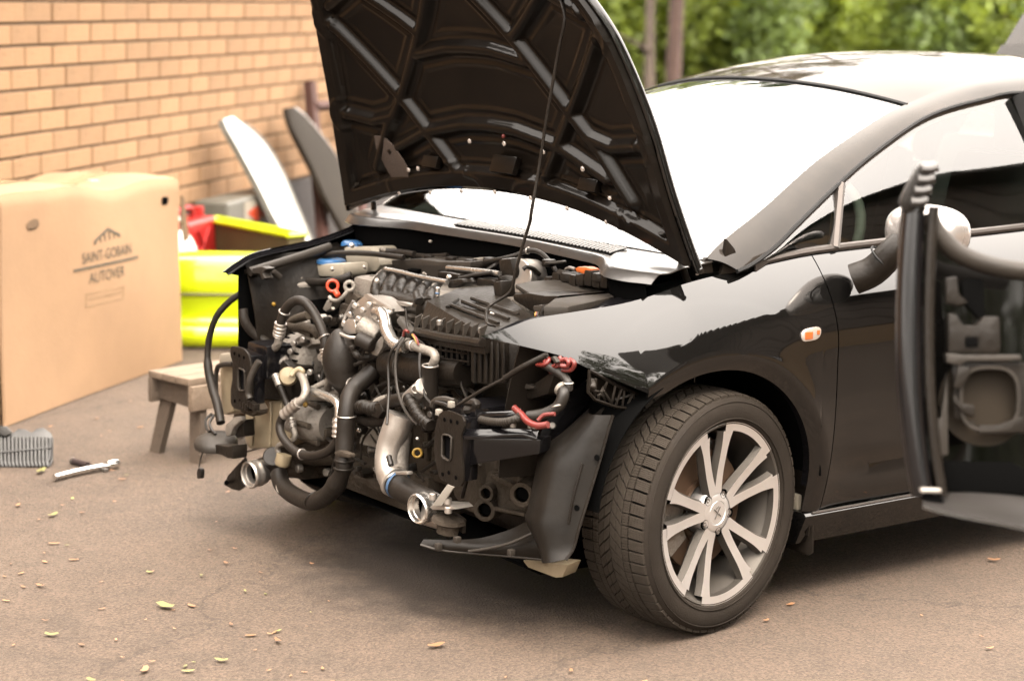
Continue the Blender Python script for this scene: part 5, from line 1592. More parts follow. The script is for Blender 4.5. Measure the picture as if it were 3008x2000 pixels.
# arching drain hose by the far fender, hidden behind the plate
T('drain_hose', 'A', [(400, 760, ('y', .72)), (300, 830, ('y', .745)), (190, 950, ('y', .77)), (125, 1100, ('y', .79)), (95, 1280, ('y', .80)), (100, 1450, ('y', .79)), (140, 1640, ('y', .76)), (185, 1790, ('y', .72)), (215, 1950, ('y', .68))], lambda t: .0100 + .0035 * sstep(t, .55, .6), 'rubber_hose', n=14)
T('fender_rail', 'A', [(480, 560, ('y', .66)), (620, 520, ('y', .66)), (850, 450, ('y', .66)), (1100, 370, ('y', .66)), (1220, 330, ('y', .66))], .014, 'grey_plastic')
PL('fender_rail_end', 'A', [(360, 560), (420, 540), (590, 510), (640, 530), (600, 570), (620, 620), (590, 635), (570, 580), (400, 575)], -.50, .03, 'grey_plastic', .004)
T('fender_brace', 'A', [(590, 610, ('y', .64)), (630, 570, ('y', .64)), (700, 565, ('y', .64)), (760, 610, ('y', .64))], .010, 'grey_plastic')
T('wheelhouse_hose', 'A', [(420, 900, ('y', .66)), (440, 1020, ('y', .65)), (520, 1130, ('y', .64)), (640, 1210, ('y', .62))], .014, 'rubber_hose')
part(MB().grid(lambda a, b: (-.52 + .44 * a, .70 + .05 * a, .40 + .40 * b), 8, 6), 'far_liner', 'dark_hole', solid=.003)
CY('liner_clip', P('A', 690, 850, y=.66), P('A', 715, 865, y=.65), .006, 'yellow_wire')
# small pipes behind the alternator
T('oil_pipe', 'A', [(1020, 960, -.46), (920, 990, -.47), (860, 1030, -.475), (890, 1075, -.48), (980, 1065, -.48), (1080, 1100, -.48), (1120, 1160, -.47)], .0135, 'dirty_cast', n=14)
T('oil_pipe', 'A', [(880, 1060, -.48), (960, 1100, -.475), (1060, 1140, -.47)], .010, 'dirty_cast')
# near front: silver charge pipe with rubber coupling and open mouth
cpn = T('charge_pipe', 'D', [(200, 300, -.50), (165, 400, -.51), (120, 520, -.52), (100, 640, -.53), (110, 740, -.54), (150, 815, -.55)], lambda t: .040 - .006 * t, 'aluminium', n=24)
T('pipe_seam', 'D', [(215, 420, -.49), (195, 560, -.50), (185, 690, -.51), (180, 740, -.53)], .024, 'cast_alloy', cpn, n=16)
T('coupling', 'D', [(130, 790, -.545), (220, 855, -.545), (330, 910, -.54), (440, 940, -.53)], lambda t: .036 - .006 * t, 'rubber_hose', cpn, n=24)
cdir = (P('D', 330, 910, x=-.54) - P('D', 130, 790, x=-.545)).normalized()
part(MB().lathe([(.0375, -.004), (.039, 0), (.0375, .006)], P('D', 175, 818, x=-.545), cdir, 36), 'coupling_band', 'blue_band', cpn)
part(MB().lathe([(.036, -.005), (.040, -.004), (.040, .008), (.036, .009)], P('D', 140, 796, x=-.545), cdir, 36), 'hose_clamp', 'aluminium', cpn)
PL('clamp_screw', 'D', [(150, 720), (240, 720), (245, 745), (155, 745)], -.575, .02, 'aluminium', .004, cpn)
m2 = mouth('charge_pipe_mouth', P('D', 318, 1000, x=-.605), (.95, .08, .06), .0385, .06, 'bright_pipe')
T('mouth_elbow', 'D', [(355, 1005, -.575), (430, 1030, -.55), (500, 1050, -.53)], .036, 'aluminium', m2, n=20)
PL('mouth_flange', 'D', [(405, 985), (440, 960), (560, 965), (600, 1000), (560, 1008), (430, 1005)], -.60, .06, 'aluminium', .004, m2)
part(MB().lathe([(1e-4, .010), (.03, .008), (.043, 0), (.045, -.010), (.030, -.018), (.028, -.04), (1e-4, -.04)], P('D', 555, 1065, x=-.56), Vector((.05, -.1, 1)), 30), 'mouth_base', 'dirty_cast', m2)
PL('stay_strip', 'D', [(425, 975), (540, 815), (590, 835), (560, 880), (500, 975)], -.61, .004, 'label_paper', .001, m2)
for a, b in ((435, 930), (545, 965), (548, 1030)):
    c = P('D', a, b, x=-.60)
    part(MB().cyl(c, c + Vector((0, 0, .018)), .010, 12), 'flange_bolt', 'aluminium', m2)
PL('base_tab', 'D', [(600, 1095), (660, 1080), (655, 1180), (600, 1140)], -.54, .01, 'black_plastic', .001, m2)
# pale shield plate behind the silver pipe
PL('shield_plate', 'B', [(1375, 690), (1560, 700), (1530, 900), (1330, 845)], -.42, .006, 'label_paper', .001)
PL('shield_edge', 'B', [(1290, 1105), (1600, 1190), (1590, 1290), (1440, 1230), (1270, 1130)], -.40, .03, 'dirty_cast', .006)
# hoses and looms between manifold and near plate
T('bypass_pipe', 'G', [(235, 945, -.48), (300, 955, -.485), (380, 985, -.49), (445, 1008, -.495), (468, 1050, -.50), (445, 1110, -.50), (432, 1150, -.50)], .0125, 'cast_alloy', n=14)
part(MB().torus(P('G', 245, 945, x=-.485), Vector((0, 1, .2)), .015, .004), 'pipe_collar', 'cast_alloy')
vt = part(MB().lathe([(.019, -.10), (.0215, -.09), (.0215, .0), (.0225, .002), (.0225, .006), (.018, .007), (.017, -.02)], P('G', 428, 1130, x=-.515), Vector((-.05, -.05, 1)), 26), 'vent_cup', 'rubber_hose')
part(MB().torus(P('G', 428, 1128, x=-.515) + Vector((0, 0, .007)), Vector((-.05, -.05, 1)), .0205, .0022), 'cup_rim', 'aluminium', vt)
T('resonator', 'G', [(120, 1090, -.43), (250, 1120, -.44), (420, 1150, -.45), (560, 1160, -.45), (690, 1170, -.45)], lambda t: .044 - .008 * t, 'black_plastic', n=20)
for a, b in ((255, 1120), (560, 1160)):
    part(MB().torus(P('G', a, b, x=-.445), Vector((.2, 1, -.1)), .044, .003), 'resonator_band', 'grey_plastic')
CY('solenoid', P('G', 385, 1265, x=-.53), P('G', 270, 1370, x=-.52), .024, 'aluminium')
part(MB().torus(P('G', 315, 1290, x=-.55), VCAM, .010, .003), 'solenoid_ring', 'steel')
T('corrugated_loom', 'D', [(250, 170, -.55), (290, 240, -.56), (340, 320, -.57), (420, 380, -.575)], ridged(.0135, 16, .003), 'black_plastic', sub=14)
T('corrugated_loom', 'B', [(1310, 560, -.50), (1370, 545, -.51), (1440, 560, -.51), (1500, 560, -.51)], ridged(.018, 12, .003), 'black_plastic', sub=14)
T('coolant_hose', 'B', [(1500, 560, -.51), (1600, 500, -.50), (1700, 480, -.50), (1760, 500, -.5)], .018, 'rubber_hose', n=14)
T('coolant_hose', 'B', [(1440, 560, -.51), (1480, 500, -.50), (1560, 470, -.49)], .010, 'cast_alloy')
T('coolant_hose', 'B', [(1330, 630, -.49), (1420, 670, -.49), (1520, 660, -.49), (1600, 610, -.49)], .014, 'rubber_hose')
PL('hose_junction', 'B', [(1420, 520), (1500, 510), (1520, 590), (1480, 650), (1420, 620)], -.525, .04, 'black_plastic', .008)
for k, (pts, m_, r_) in enumerate((
    ([(215, 890, -.50), (170, 950, -.52), (130, 1000, -.53), (105, 1100, -.53), (110, 1300, -.54), (100, 1480, -.56), (95, 1560, -.57)], 'wiring', .0042),
    ([(230, 895, -.50), (180, 980, -.52), (160, 1100, -.53), (175, 1280, -.54), (210, 1400, -.55), (270, 1500, -.57), (330, 1560, -.58)], 'grey_plastic', .0042),
    ([(350, 1010, -.51), (345, 1100, -.52), (360, 1230, -.53), (390, 1340, -.54), (440, 1400, -.55)], 'wiring', .0038),
    ([(290, 870, -.49), (310, 900, -.50), (330, 940, -.50)], 'yellow_wire', .0028),
    ([(300, 870, -.49), (325, 905, -.50), (340, 950, -.50)], 'red_cable', .0028),
    ([(220, 880, -.49), (235, 840, -.49), (260, 850, -.49)], 'red_cable', .004),
    ([(450, 1420, -.57), (470, 1380, -.57), (540, 1370, -.57), (620, 1390, -.57)], 'grey_plastic', .010),
    ([(470, 1390, -.58), (530, 1400, -.58), (570, 1420, -.58)], 'wiring', .005),
    ([(700, 1390, -.55), (780, 1400, -.55), (760, 1440, -.55), (700, 1450, -.56)], 'rubber_hose', .012),
    ([(1330, 1020, -.50), (1150, 1110, -.53), (1000, 1205, -.55), (820, 1300, -.57), (640, 1410, -.585)], 'rubber_hose', .0042))):
    T('loom', 'G', pts, r_, m_, n=8)
T('bonnet_cable', 'G', [(1000, 1205, -.551), (1150, 1112, -.531), (1320, 1028, -.501)], .0075, 'black_plastic', n=10)
for a, b, m_ in ((590, 1405, 'label_paper'), (495, 1465, 'label_paper')):
    part(MB().box(P('G', a, b, x=-.595), (.014, .016, .016), bev=.003), 'cable_clip', m_)
# red battery cables under the fender tip
for pts in ([(1250, 1100, -.47), (1310, 1100, -.47), (1340, 1060, -.46), (1310, 1050, -.46), (1310, 1100, -.47)], [(1400, 1085, -.46), (1460, 1060, -.45), (1490, 1080, -.45), (1480, 1110, -.45), (1430, 1110, -.46)],
            [(1380, 1120, -.46), (1440, 1090, -.45), (1420, 1040, -.45)], [(1500, 1060, -.44), (1535, 1090, -.44), (1510, 1140, -.44), (1440, 1140, -.45)], [(1355, 1165, -.46), (1365, 1120, -.46), (1400, 1110, -.46)]):
    T('battery_cable', 'G', pts, .0058, 'red_cable', n=10)
PL('cable_lug', 'G', [(1350, 1045), (1370, 1035), (1400, 1080), (1385, 1095)], -.48, .012, 'grey_plastic', .002)
T('harness', 'G', [(1300, 1100, -.46), (1360, 1130, -.46), (1440, 1180, -.45), (1485, 1240, -.45), (1490, 1300, -.45)], .011, 'wiring')
T('harness', 'G', [(1440, 1285, -.46), (1450, 1330, -.47), (1410, 1420, -.48), (1300, 1480, -.50), (1180, 1500, -.52)], .0145, 'wiring', n=14)
CY('harness_cap', P('G', 1425, 1275, x=-.46), P('G', 1450, 1300, x=-.46), .019, 'cast_alloy')
T('starter_cable', 'D', [(1040, 250, -.54), (1095, 300, -.55), (1140, 350, -.56), (1210, 380, -.56), (1290, 372, -.55)], .0085, 'red_cable', n=12)
T('starter_cable', 'D', [(1215, 340, -.55), (1260, 300, -.54), (1340, 292, -.53)], .005, 'red_cable', n=8)
T('braided_loom', 'D', [(790, 335, -.56), (880, 350, -.565), (980, 350, -.565), (1060, 325, -.56), (1085, 300, -.555)], ridged(.009, 22, .0018), 'grey_plastic', sub=14)
part(MB().torus(P('D', 318, 582, x=-.50), VCAM, .011, .0035), 'o_ring', 'yellow_wire')
CY('sensor_lead', P('D', 105, 600, x=-.57), P('D', 125, 680, x=-.575), .008, 'wiring')
rg = random.Random(5)
# bolts, plugs and clips spread over the engine face
for i in range(230):
    a, b = rg.uniform(860, 1600), rg.uniform(930, 1400)
    p = P('N', a, b, x=-.37 + rg.uniform(-.07, .03))
    if p.z < .22 or p.z > .84 or p.y < -.34: continue
    if rg.random() < .5:
        part(MB().cyl(p, p + Vector((-.018, rg.uniform(-.008, .008), 0)), rg.uniform(.006, .013), 10), 'engine_bolt', rg.choice(['steel', 'cast_alloy', 'aluminium', 'bright_pipe']))
    else:
        part(MB().box(p, (rg.uniform(.02, .04), rg.uniform(.012, .035), rg.uniform(.010, .03)), Matrix.Rotation(rg.uniform(-.5, .5), 3, 'X') @ Matrix.Rotation(rg.uniform(-.5, .5), 3, 'Z'), bev=.005), 'connector', rg.choice(['black_plastic', 'grey_plastic', 'dirty_cast', 'black_plastic']))
for i in range(90):
    a, b = rg.uniform(850, 1560), rg.uniform(900, 1280)
    x0 = -.42 + rg.uniform(-.05, .02)
    pts = [P('N', a, b, x=x0)]
    dx, dy = rg.uniform(-60, 60), rg.uniform(10, 70)
    for k in range(3):
        pts.append(P('N', a + dx * (k + 1) + rg.uniform(-25, 25), b + dy * (k + 1), x=x0 + rg.uniform(-.02, .02)))
    if min(p.y for p in pts) < -.42: continue
    part(MB().tube(smooth_path(pts, 5), rg.uniform(.0022, .0065), 7), 'loom', rg.choice(['wiring', 'rubber_hose', 'grey_plastic', 'wiring']))

for (pts, r_, m_) in (([(600, 470, -.24), (700, 440, -.2), (820, 400, -.18), (930, 330, -.14)], .0045, 'wiring'), ([(20, 300, -.10), (110, 270, -.09), (260, 262, -.09), (430, 270, -.09), (560, 262, -.08)], .008, 'rubber_hose'),
                      ([(60, 380, -.2), (20, 420, -.26), (-20, 470, -.3)], .006, 'bright_pipe'), ([(1040, 300, -.12), (1100, 320, -.1), (1140, 360, -.1), (1120, 420, -.12)], .007, 'rubber_hose'),
                      ([(700, 330, -.12), (760, 300, -.1), (850, 290, -.1)], .006, 'cast_alloy'), ([(1420, 400, -.14), (1500, 420, -.14), (1600, 440, -.14), (1720, 440, -.14)], .012, 'rubber_hose'),
                      ([(960, 455, -.22), (1010, 440, -.2), (1080, 450, -.18)], .010, 'black_plastic')):
    T('bay_line', 'G', pts, r_, m_, n=8)
for (a, b, x_, s_) in ((740, 315, -.12, .02), (600, 300, -.1, .022), (430, 285, -.1, .02), (880, 300, -.12, .018), (1100, 300, -.08, .02), (1340, 320, -.13, .02), (1500, 430, -.14, .024), (1740, 430, -.14, .024), (1840, 420, -.14, .022)):
    part(MB().box(P('G', a, b, x=x_), (s_ * 1.6, s_ * 1.4, s_), Matrix.Rotation(.3, 3, 'Z'), bev=.005), 'connector', 'black_plastic')

# worm-drive clamps and tie bands on the hoses, added for small highlights
for k, q, d_, r_ in (('A', (1170, 1160, -.50), (.1, -.6, -.8), .0155), ('A', (800, 930, -.525), (.1, -.4, .9), .0155), ('B', (1300, 380, -.49), (0, -.8, .6), .0275), ('B', (1225, 620, -.535), (0, 0, 1), .027), ('B', (720, 1215, -.54), (0, -.7, .6), .027), ('B', (860, 935, -.565), (0, -1, .1), .0142),
                     ('G', (300, 955, -.485), (0, -1, 0), .0140), ('G', (1410, 1420, -.48), (0, .4, .9), .0160), ('G', (1485, 1240, -.45), (0, 0, 1), .0125), ('G', (60, 760, -.48), (0, 0, 1), .0190), ('G', (1180, 226, -.10), (0, 1, 0), .0080), ('A', (1050, 430, -.26), (.3, -.9, .2), .0102)):
    part(MB().torus(pp(k, q), d_, r_, .0022, 22, 6), 'hose_clip', 'aluminium')
for i in range(40):  # small metal studs scattered as bright highlight specks
    a, b = rg.uniform(700, 1560), rg.uniform(700, 1330)
    p = P('N', a, b, x=-.40 + rg.uniform(-.04, .16) if b < 900 else -.43 + rg.uniform(-.04, .05))
    if p.z < .25 or p.y < -.5: continue
    part(MB().cyl(p, p + Vector((-.010, rg.uniform(-.006, .006), rg.uniform(0, .008))), rg.uniform(.0035, .007), 8), 'engine_bolt', rg.choice(['aluminium', 'bright_pipe', 'cast_alloy']))
# ================================================================== THINGS AROUND THE CAR
# ---- cardboard box
BLc, BRc = Vector((-.553, 2.403, 0)), Vector((.657, 3.321, 0))
bdv = (BRc - BLc).normalized()
bnv = Vector((-bdv.y, bdv.x, 0))
BLEN = (BRc - BLc).length
zl = P('N', 9, 574, n=bnv, o=BLc).z
zr = P('N', 533, 527, n=bnv, o=BLc).z
BD = .46
box = thing('cardboard_box', 'large upright tan cardboard box printed with a roof logo, on the ground left', 'box', BLc)
rbx = random.Random(2)
ph = [rbx.uniform(0, 6.28) for _ in range(8)]
def bulge(a, b): return .010 * math.sin(2.2 * a * 3.1 + ph[0]) * math.sin(3.1 * b) + .006 * math.sin(5 * a + 4 * b + ph[1]) - .012 * math.sin(math.pi * a) * math.sin(math.pi * b)
def crease(a): return .016 * math.sin(7 * a + .6) * math.sin(math.pi * a) + .010 * math.sin(15 * a + 2) * math.sin(math.pi * a)
def bfront(a, b):
    zt = zl + (zr - zl) * a + crease(a)
    return BLc + bdv * (BLEN * a) + bnv * (bulge(a, b) + .010 * sstep(b, .95, 1.0) ** 2) + Vector((0, 0, .004 + (zt - .004) * b))
def btop(a, b):
    f = bfront(a, 1)
    return f + bnv * (BD * b) + Vector((0, 0, .016 * math.sin(math.pi * min(1, b * 1.1)) ** .7 * (0.5 + .5 * a) + .01 * math.sin(9 * a) * b))
part_b = lambda mb, nm, m_, **k: mb.build(nm, m_, box, **k)
part_b(MB().grid(bfront, 60, 36), 'front_panel', 'cardboard', solid=.005, off=0)
part_b(MB().grid(btop, 60, 16), 'top_flap', 'cardboard', solid=.005, off=0)
part_b(MB().grid(lambda a, b: BLc + bnv * (BD * a + .01) - bdv * .003 + Vector((0, 0, .004 + (zl - .01) * b)), 4, 6), 'side_panel', 'cardboard', solid=.005)
part_b(MB().grid(lambda a, b: BRc + bnv * (BD * a + .012) + bdv * .004 + Vector((0, 0, .004 + (zr - .01) * b)), 4, 6), 'side_panel', 'cardboard', solid=.005)
part_b(MB().grid(lambda a, b: BLc + bdv * (BLEN * a) + bnv * BD + Vector((0, 0, .004 + (zr - .004) * b)), 6, 4), 'back_panel', 'cardboard', solid=.005)
part_b(MB().grid(lambda a, b: btop(.03 + .94 * a, .40 + .16 * b) + Vector((0, 0, .005)), 30, 2), 'packing_tape', 'packing_tape')
part_b(MB().grid(lambda a, b: bfront(.003 + .001 * b, .02 + .95 * a) - bnv * (.004 + .001 * b), 20, 1), 'corner_crease', 'cardboard_edge')
# raised side flap at the right edge, dark on its inner side
fl_pts = [P('X', a, b, n=bnv, o=BRc + bnv * .05) for a, b in ((1196, 280), (1212, 300), (1245, 560), (1215, 585), (1196, 420))]
part_b(MB().prism(fl_pts, bnv * .006), 'side_flap', 'cardboard_edge')
def on_front(p, o=.005):
    d = p - BLc
    a = d.dot(bdv) / BLEN
    zt = zl + (zr - zl) * a + crease(a)
    b = (p.z - .004) / (zt - .004)
    return bfront(a, b) - bnv * o
def hole_on(k, pts, nm, m_):
    ps = [on_front(P(k, a, b, n=bnv, o=BLc)) for a, b in pts]
    return part_b(MB().prism(ps, bnv * .004), nm, m_, smooth=False)
hole_on('X', [(1063, 300), (1078, 287), (1108, 290), (1106, 325), (1092, 342), (1062, 340)], 'painted_hand_hole', 'dark_hole')
hole_on('X', [(165, 470), (178, 448), (210, 432), (238, 436), (244, 462), (232, 485), (200, 498), (170, 500)], 'painted_hand_hole', 'cardboard_edge')
hole_on('X', [(172, 500), (205, 494), (234, 480), (245, 460), (240, 480), (222, 497), (190, 506)], 'painted_hand_hole', 'dark_hole')  # black crescent painted for the shade in the hole's gap
lab = [P('X', a, b, z=zr + .022) for a, b in ((510, 150), (560, 140), (660, 165), (650, 188), (600, 188), (520, 178))]
part_b(MB().prism(lab, (0, 0, .004)), 'paper_label', 'white_plastic', smooth=False)
def text_on(txt, k, bl, br, tl, m_, nm):
    c = bpy.data.curves.new(nm, 'FONT')
    c.body = txt
    c.size = 1.0
    c.extrude = 0.0
    to = bpy.data.objects.new(nm, c)
    col.objects.link(to)
    bpy.context.view_layer.update()
    me = bpy.data.meshes.new_from_object(to.evaluated_get(bpy.context.evaluated_depsgraph_get()))
    bpy.data.objects.remove(to)
    xs = [v.co.x for v in me.vertices]
    ys = [v.co.y for v in me.vertices]
    x0, x1, y0, y1 = min(xs), max(xs), min(ys), max(ys)
    q = lambda p: P(k, *p, n=bnv, o=BLc)
    A_, B_, C_ = q(bl), q(br), q(tl)
    for v in me.vertices:
        v.co = A_ + (B_ - A_) * ((v.co.x - x0) / (x1 - x0)) + (C_ - A_) * ((v.co.y - y0) / (y1 - y0))
        v.co = on_front(v.co)
    me.materials.append(MATS[m_])
    o = bpy.data.objects.new(nm, me)
    col.objects.link(o)
    attach(o, box)
    return o
text_on('SAINT-GOBAIN', 'X', (522, 728), (830, 655), (520, 658), 'print_ink', 'printed_name')
text_on('AUTOVER', 'X', (562, 858), (780, 802), (562, 788), 'print_ink', 'printed_name')
text_on('www.autover.fi', 'X', (565, 965), (758, 918), (565, 943), 'print_faint', 'printed_address')
def ink(k, pts, m_, nm='printed_mark'):
    return part_b(MB().prism([on_front(P(k, a, b, n=bnv, o=BLc)) for a, b in pts], bnv * .001), nm, m_, smooth=False)
for i in range(12):
    u0, u1 = 470 + 33.5 * i, 470 + 33.5 * (i + 1)
    v0, v1 = 765 - 7.75 * i, 765 - 7.75 * (i + 1)
    ink('X', [(u0, v0), (u1, v1), (u1, v1 + 16), (u0, v0 + 16)], 'print_ink')
ink('X', [(592, 590), (600, 570), (682, 492), (690, 490), (764, 530), (766, 548), (690, 508), (682, 510), (606, 582), (596, 604)], 'print_ink')
for i in range(6):
    x = 604 + 29 * i
    yt = 578 - (x - 604) * 0.87 if x < 684 else 512 + (x - 684) * .42
    ink('X', [(x, yt), (x + 6, yt - 2), (x + 6, 592 - 11 * i * .8), (x, 596 - 11 * i * .8)], 'print_ink')
for a in (((548, 925), (776, 868), (776, 872), (548, 929)), ((546, 1008), (772, 948), (772, 952), (546, 1012)), ((546, 925), (550, 925), (550, 1010), (546, 1012)), ((773, 868), (777, 868), (774, 950), (770, 950))):
    ink('X', a, 'print_faint')

# ---- low wooden bench
L1, L2 = Vector((-.263, 1.762, 0)), Vector((-.222, 1.54, 0))
ed_ = (L2 - L1).normalized()
ln_ = Vector((-ed_.y, ed_.x, 0))
if ln_.x < 0: ln_ = -ln_
bench = thing('wooden_bench', 'low weathered wooden bench with splayed legs beside the cardboard box', 'bench', (L1 + L2) / 2)
eP = lambda a, b, off=0.0: P('Y', a, b, n=ln_, o=L1 + ln_ * off)
tl_, tr_ = eP(1362, 262, -.03), eP(1745, 372, -.03)
zt_ = (tl_.z + tr_.z) / 2
LB = .52
wv_ = (Vector((tr_.x, tr_.y, 0)) - Vector((tl_.x, tl_.y, 0)))
o0 = Vector((tl_.x, tl_.y, zt_))
for i in range(3):
    p0 = o0 + wv_ * (i / 3 + .008)
    p1 = o0 + wv_ * ((i + 1) / 3 - .008)
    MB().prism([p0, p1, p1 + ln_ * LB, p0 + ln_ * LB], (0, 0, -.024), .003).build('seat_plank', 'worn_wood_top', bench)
ap = [o0 + wv_ * .10 + ln_ * .03 + Vector((0, 0, -.024)), o0 + wv_ * .92 + ln_ * .03 + Vector((0, 0, -.024))]
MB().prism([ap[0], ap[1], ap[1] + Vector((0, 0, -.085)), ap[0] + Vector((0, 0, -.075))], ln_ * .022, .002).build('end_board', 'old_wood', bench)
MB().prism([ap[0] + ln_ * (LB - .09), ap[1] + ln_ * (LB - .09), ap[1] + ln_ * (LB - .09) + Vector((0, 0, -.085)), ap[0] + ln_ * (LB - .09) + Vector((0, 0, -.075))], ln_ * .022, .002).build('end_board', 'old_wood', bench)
for t in (.0, .965):
    q = o0 + wv_ * t + Vector((0, 0, -.025))
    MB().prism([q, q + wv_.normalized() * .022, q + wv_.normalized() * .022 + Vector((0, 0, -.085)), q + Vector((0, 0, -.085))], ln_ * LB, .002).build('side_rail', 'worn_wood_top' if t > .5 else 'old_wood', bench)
for lp, t in ((L1, .26), (L2, .86)):
    for off in (.0, LB - .16):
        top = o0 + wv_ * t + ln_ * (.052 + off) + Vector((0, 0, -.03))
        bot = lp + ln_ * (off + .0)
        wdv = wv_.normalized() * .034
        MB().add([top - wdv, top + wdv, top + wdv + ln_ * .026, top - wdv + ln_ * .026, bot - wdv * .75, bot + wdv * .75, bot + wdv * .75 + ln_ * .026, bot - wdv * .75 + ln_ * .026],
                 [(0, 1, 2, 3), (7, 6, 5, 4), (0, 4, 5, 1), (1, 5, 6, 2), (2, 6, 7, 3), (3, 7, 4, 0)]).build('leg', 'old_wood', bench, smooth=False)

# ---- black grille insert on the ground, far left
gr = thing('bumper_grille', 'black plastic bumper grille insert with upright slats lying on the ground far left', 'grille', (-.75, 1.77, 0))
gn = Vector((.55, .80, -.62)).normalized()
go = Vector((-.66, 1.735, .0))
gP = lambda a, b, o=0.0: P('Y', a, b, n=gn, o=go - gn * o)
outer = [(-120, 790), (0, 785), (60, 785), (120, 850), (160, 812), (230, 815), (290, 845), (340, 808), (400, 800), (470, 850), (488, 900), (486, 1110), (455, 1165), (300, 1190), (100, 1205), (-120, 1205)]
MB().prism([gP(a, b) for a, b in outer], gn * .012, .003).build('grille_panel', 'grille_plastic', gr)
for i in range(15):
    x = -60 + 35 * i
    MB().tube([gP(x, 890, .006), gP(x + 2, 1000, .010), gP(x + 2, 1120, .008)], .0052, 6).build('grille_slat', 'grille_plastic', gr)
    MB().tube([gP(x + 2, 1120, .010), gP(x + 6, 1145, .012), gP(x + 14, 1160, .010)], .007, 6).build('slat_foot', 'grille_plastic', gr)
MB().tube([gP(-100, 1040, .012), gP(150, 1015, .014), gP(470, 985, .012)], .005, 6).build('cross_bar', 'grille_plastic', gr)
MB().tube(smooth_path([gP(a, b, .004) for a, b in ((-60, 1160), (40, 1165), (200, 1165), (380, 1140), (455, 1090), (465, 900))], 5), .007, 6).build('frame_bead', 'grille_plastic', gr)
MB().prism([gP(a, b, .02) for a, b in ((-80, 790), (0, 780), (60, 800), (115, 850), (50, 880), (-80, 850))], gn * .01, .003).build('mount_tab', 'black_plastic', gr)

# ---- tools
wr = thing('ratchet_wrench', 'shiny chrome ratchet wrench lying on the asphalt by the bench', 'wrench', (-.59, 1.61, 0))
wP = lambda a, b, z=.016: P('Y', a, b, z=z)
MB().tube(smooth_path([wP(500, 1258), wP(700, 1208), wP(940, 1160)], 5), lambda t: .0105 + .001 * math.sin(t * 3), 14).build('handle', 'tool_chrome', wr)
MB().tube([wP(940, 1160), wP(970, 1156), wP(995, 1150)], .007, 10).build('neck', 'tool_chrome', wr)
MB().tube(smooth_path([wP(988, 1152), wP(1030, 1142), wP(1082, 1130)], 4), lambda t: .0145 + .003 * math.sin(math.pi * t), 14).build('ratchet_head', 'tool_chrome', wr)
MB().box(wP(972, 1195, .006), (.016, .016, .012), bev=.002).build('square_drive', 'steel', wr)
MB().torus(wP(510, 1256), wP(700, 1208) - wP(500, 1258), .0105, .0015).build('end_cap', 'steel', wr)
wr2 = thing('socket_bar', 'dark handled socket bar lying half under the chrome wrench', 'wrench', (-.6, 1.7, 0))
MB().tube(smooth_path([wP(668, 1108, .012), wP(740, 1128, .012), wP(810, 1148, .012)], 4), .0115, 10).build('grip', 'tool_dark', wr2)
MB().tube([wP(810, 1148, .010), wP(860, 1158, .010), wP(905, 1168, .009)], .006, 8).build('shaft', 'tool_dark', wr2)
MB().tube([wP(665, 1107, .012), wP(672, 1109, .012), wP(680, 1111, .012)], .0125, 10).build('end_ring', 'steel', wr2)

# ---- yellow bumper cover behind the box
yb = thing('yellow_bumper', 'bright lime yellow car bumper cover standing on the asphalt behind the box', 'bumper', (.95, 3.55, 0))
yr = Vector((.83, -.55, 0)).normalized()
yn = Vector((.55, .83, 0)).normalized()
yprof = ip([(0, .10), (.08, .03), (.2, .0), (.36, -.012), (.5, .012), (.62, .03), (.68, .02), (.74, -.05), (.84, -.062), (.94, -.045), (1, -.01)])
yz = ip([(0, .43), (.08, .425), (.2, .385), (.36, .29), (.5, .21), (.62, .14), (.68, .118), (.74, .105), (.84, .065), (.94, .022), (1, .008)])
yc = Vector((.93, 3.50, 0))
def ybf(a, b):
    u = -.85 + 1.7 * a
    back = .05 * (abs(u) / .7) ** 3.2
    return yc + yr * u + yn * (yprof(b) + back + .03) + Vector((0, 0, yz(b) * (1 - .03 * (u - .1) ** 2)))
MB().grid(ybf, 40, 40).build('bumper_skin', 'lime_paint', yb, solid=.004, off=1)
MB().tube([ybf(a, .43) + yn * -.004 for a in span(.05, .95, 20)], .006, 6).build('trim_groove', 'lime_shaded', yb)  # olive bead, painted shade along the crease
MB().prism([ybf(.25, .5) - yn * .004, ybf(.55, .5) - yn * .004, ybf(.52, .62) - yn * .004, ybf(.28, .62) - yn * .004], yn * .01).build('lower_intake', 'lime_paint', yb)

# ---- cans behind it
def wallp(k, a, b, off): return P(k, a, b, n=WN, o=WO - WN * off)
def can(name, label, cat, k, l, r, off, h, dep, m_, extra=None):
    pl, pr_ = wallp(k, *l, off), wallp(k, *r, off)
    pl.z = pr_.z = 0
    t = thing(name, label, cat, (pl + pr_) / 2)
    dv = (pr_ - pl)
    b = MB().prism([pl, pr_, pr_ + WN * dep, pl + WN * dep], (0, 0, h), .02, seg=3).build('body', m_, t)
    return t, pl, pr_, dv
zt = wallp('X', 1235, 395, .45).z
t, pl, pr_, dv = can('jerry_can', 'red plastic jerry can standing behind the white canister', 'jerry can', 'X', (1238, 690), (1428, 690), .45, zt - .05, .16, 'red_plastic')
dn_ = dv.normalized()
hp = [pl + dv * .12 + WN * .08 + Vector((0, 0, zt - .06)), pl + dv * .18 + WN * .08 + Vector((0, 0, zt)), pl + dv * .6 + WN * .08 + Vector((0, 0, zt)), pl + dv * .68 + WN * .08 + Vector((0, 0, zt - .06))]
MB().tube(smooth_path(hp, 5), .014, 10).build('handle', 'red_plastic', t)
MB().cyl(pl + dv * .85 + WN * .08 + Vector((0, 0, zt - .06)), pl + dv * .85 + WN * .08 + Vector((0, 0, zt)), .03).build('cap', 'red_plastic', t)
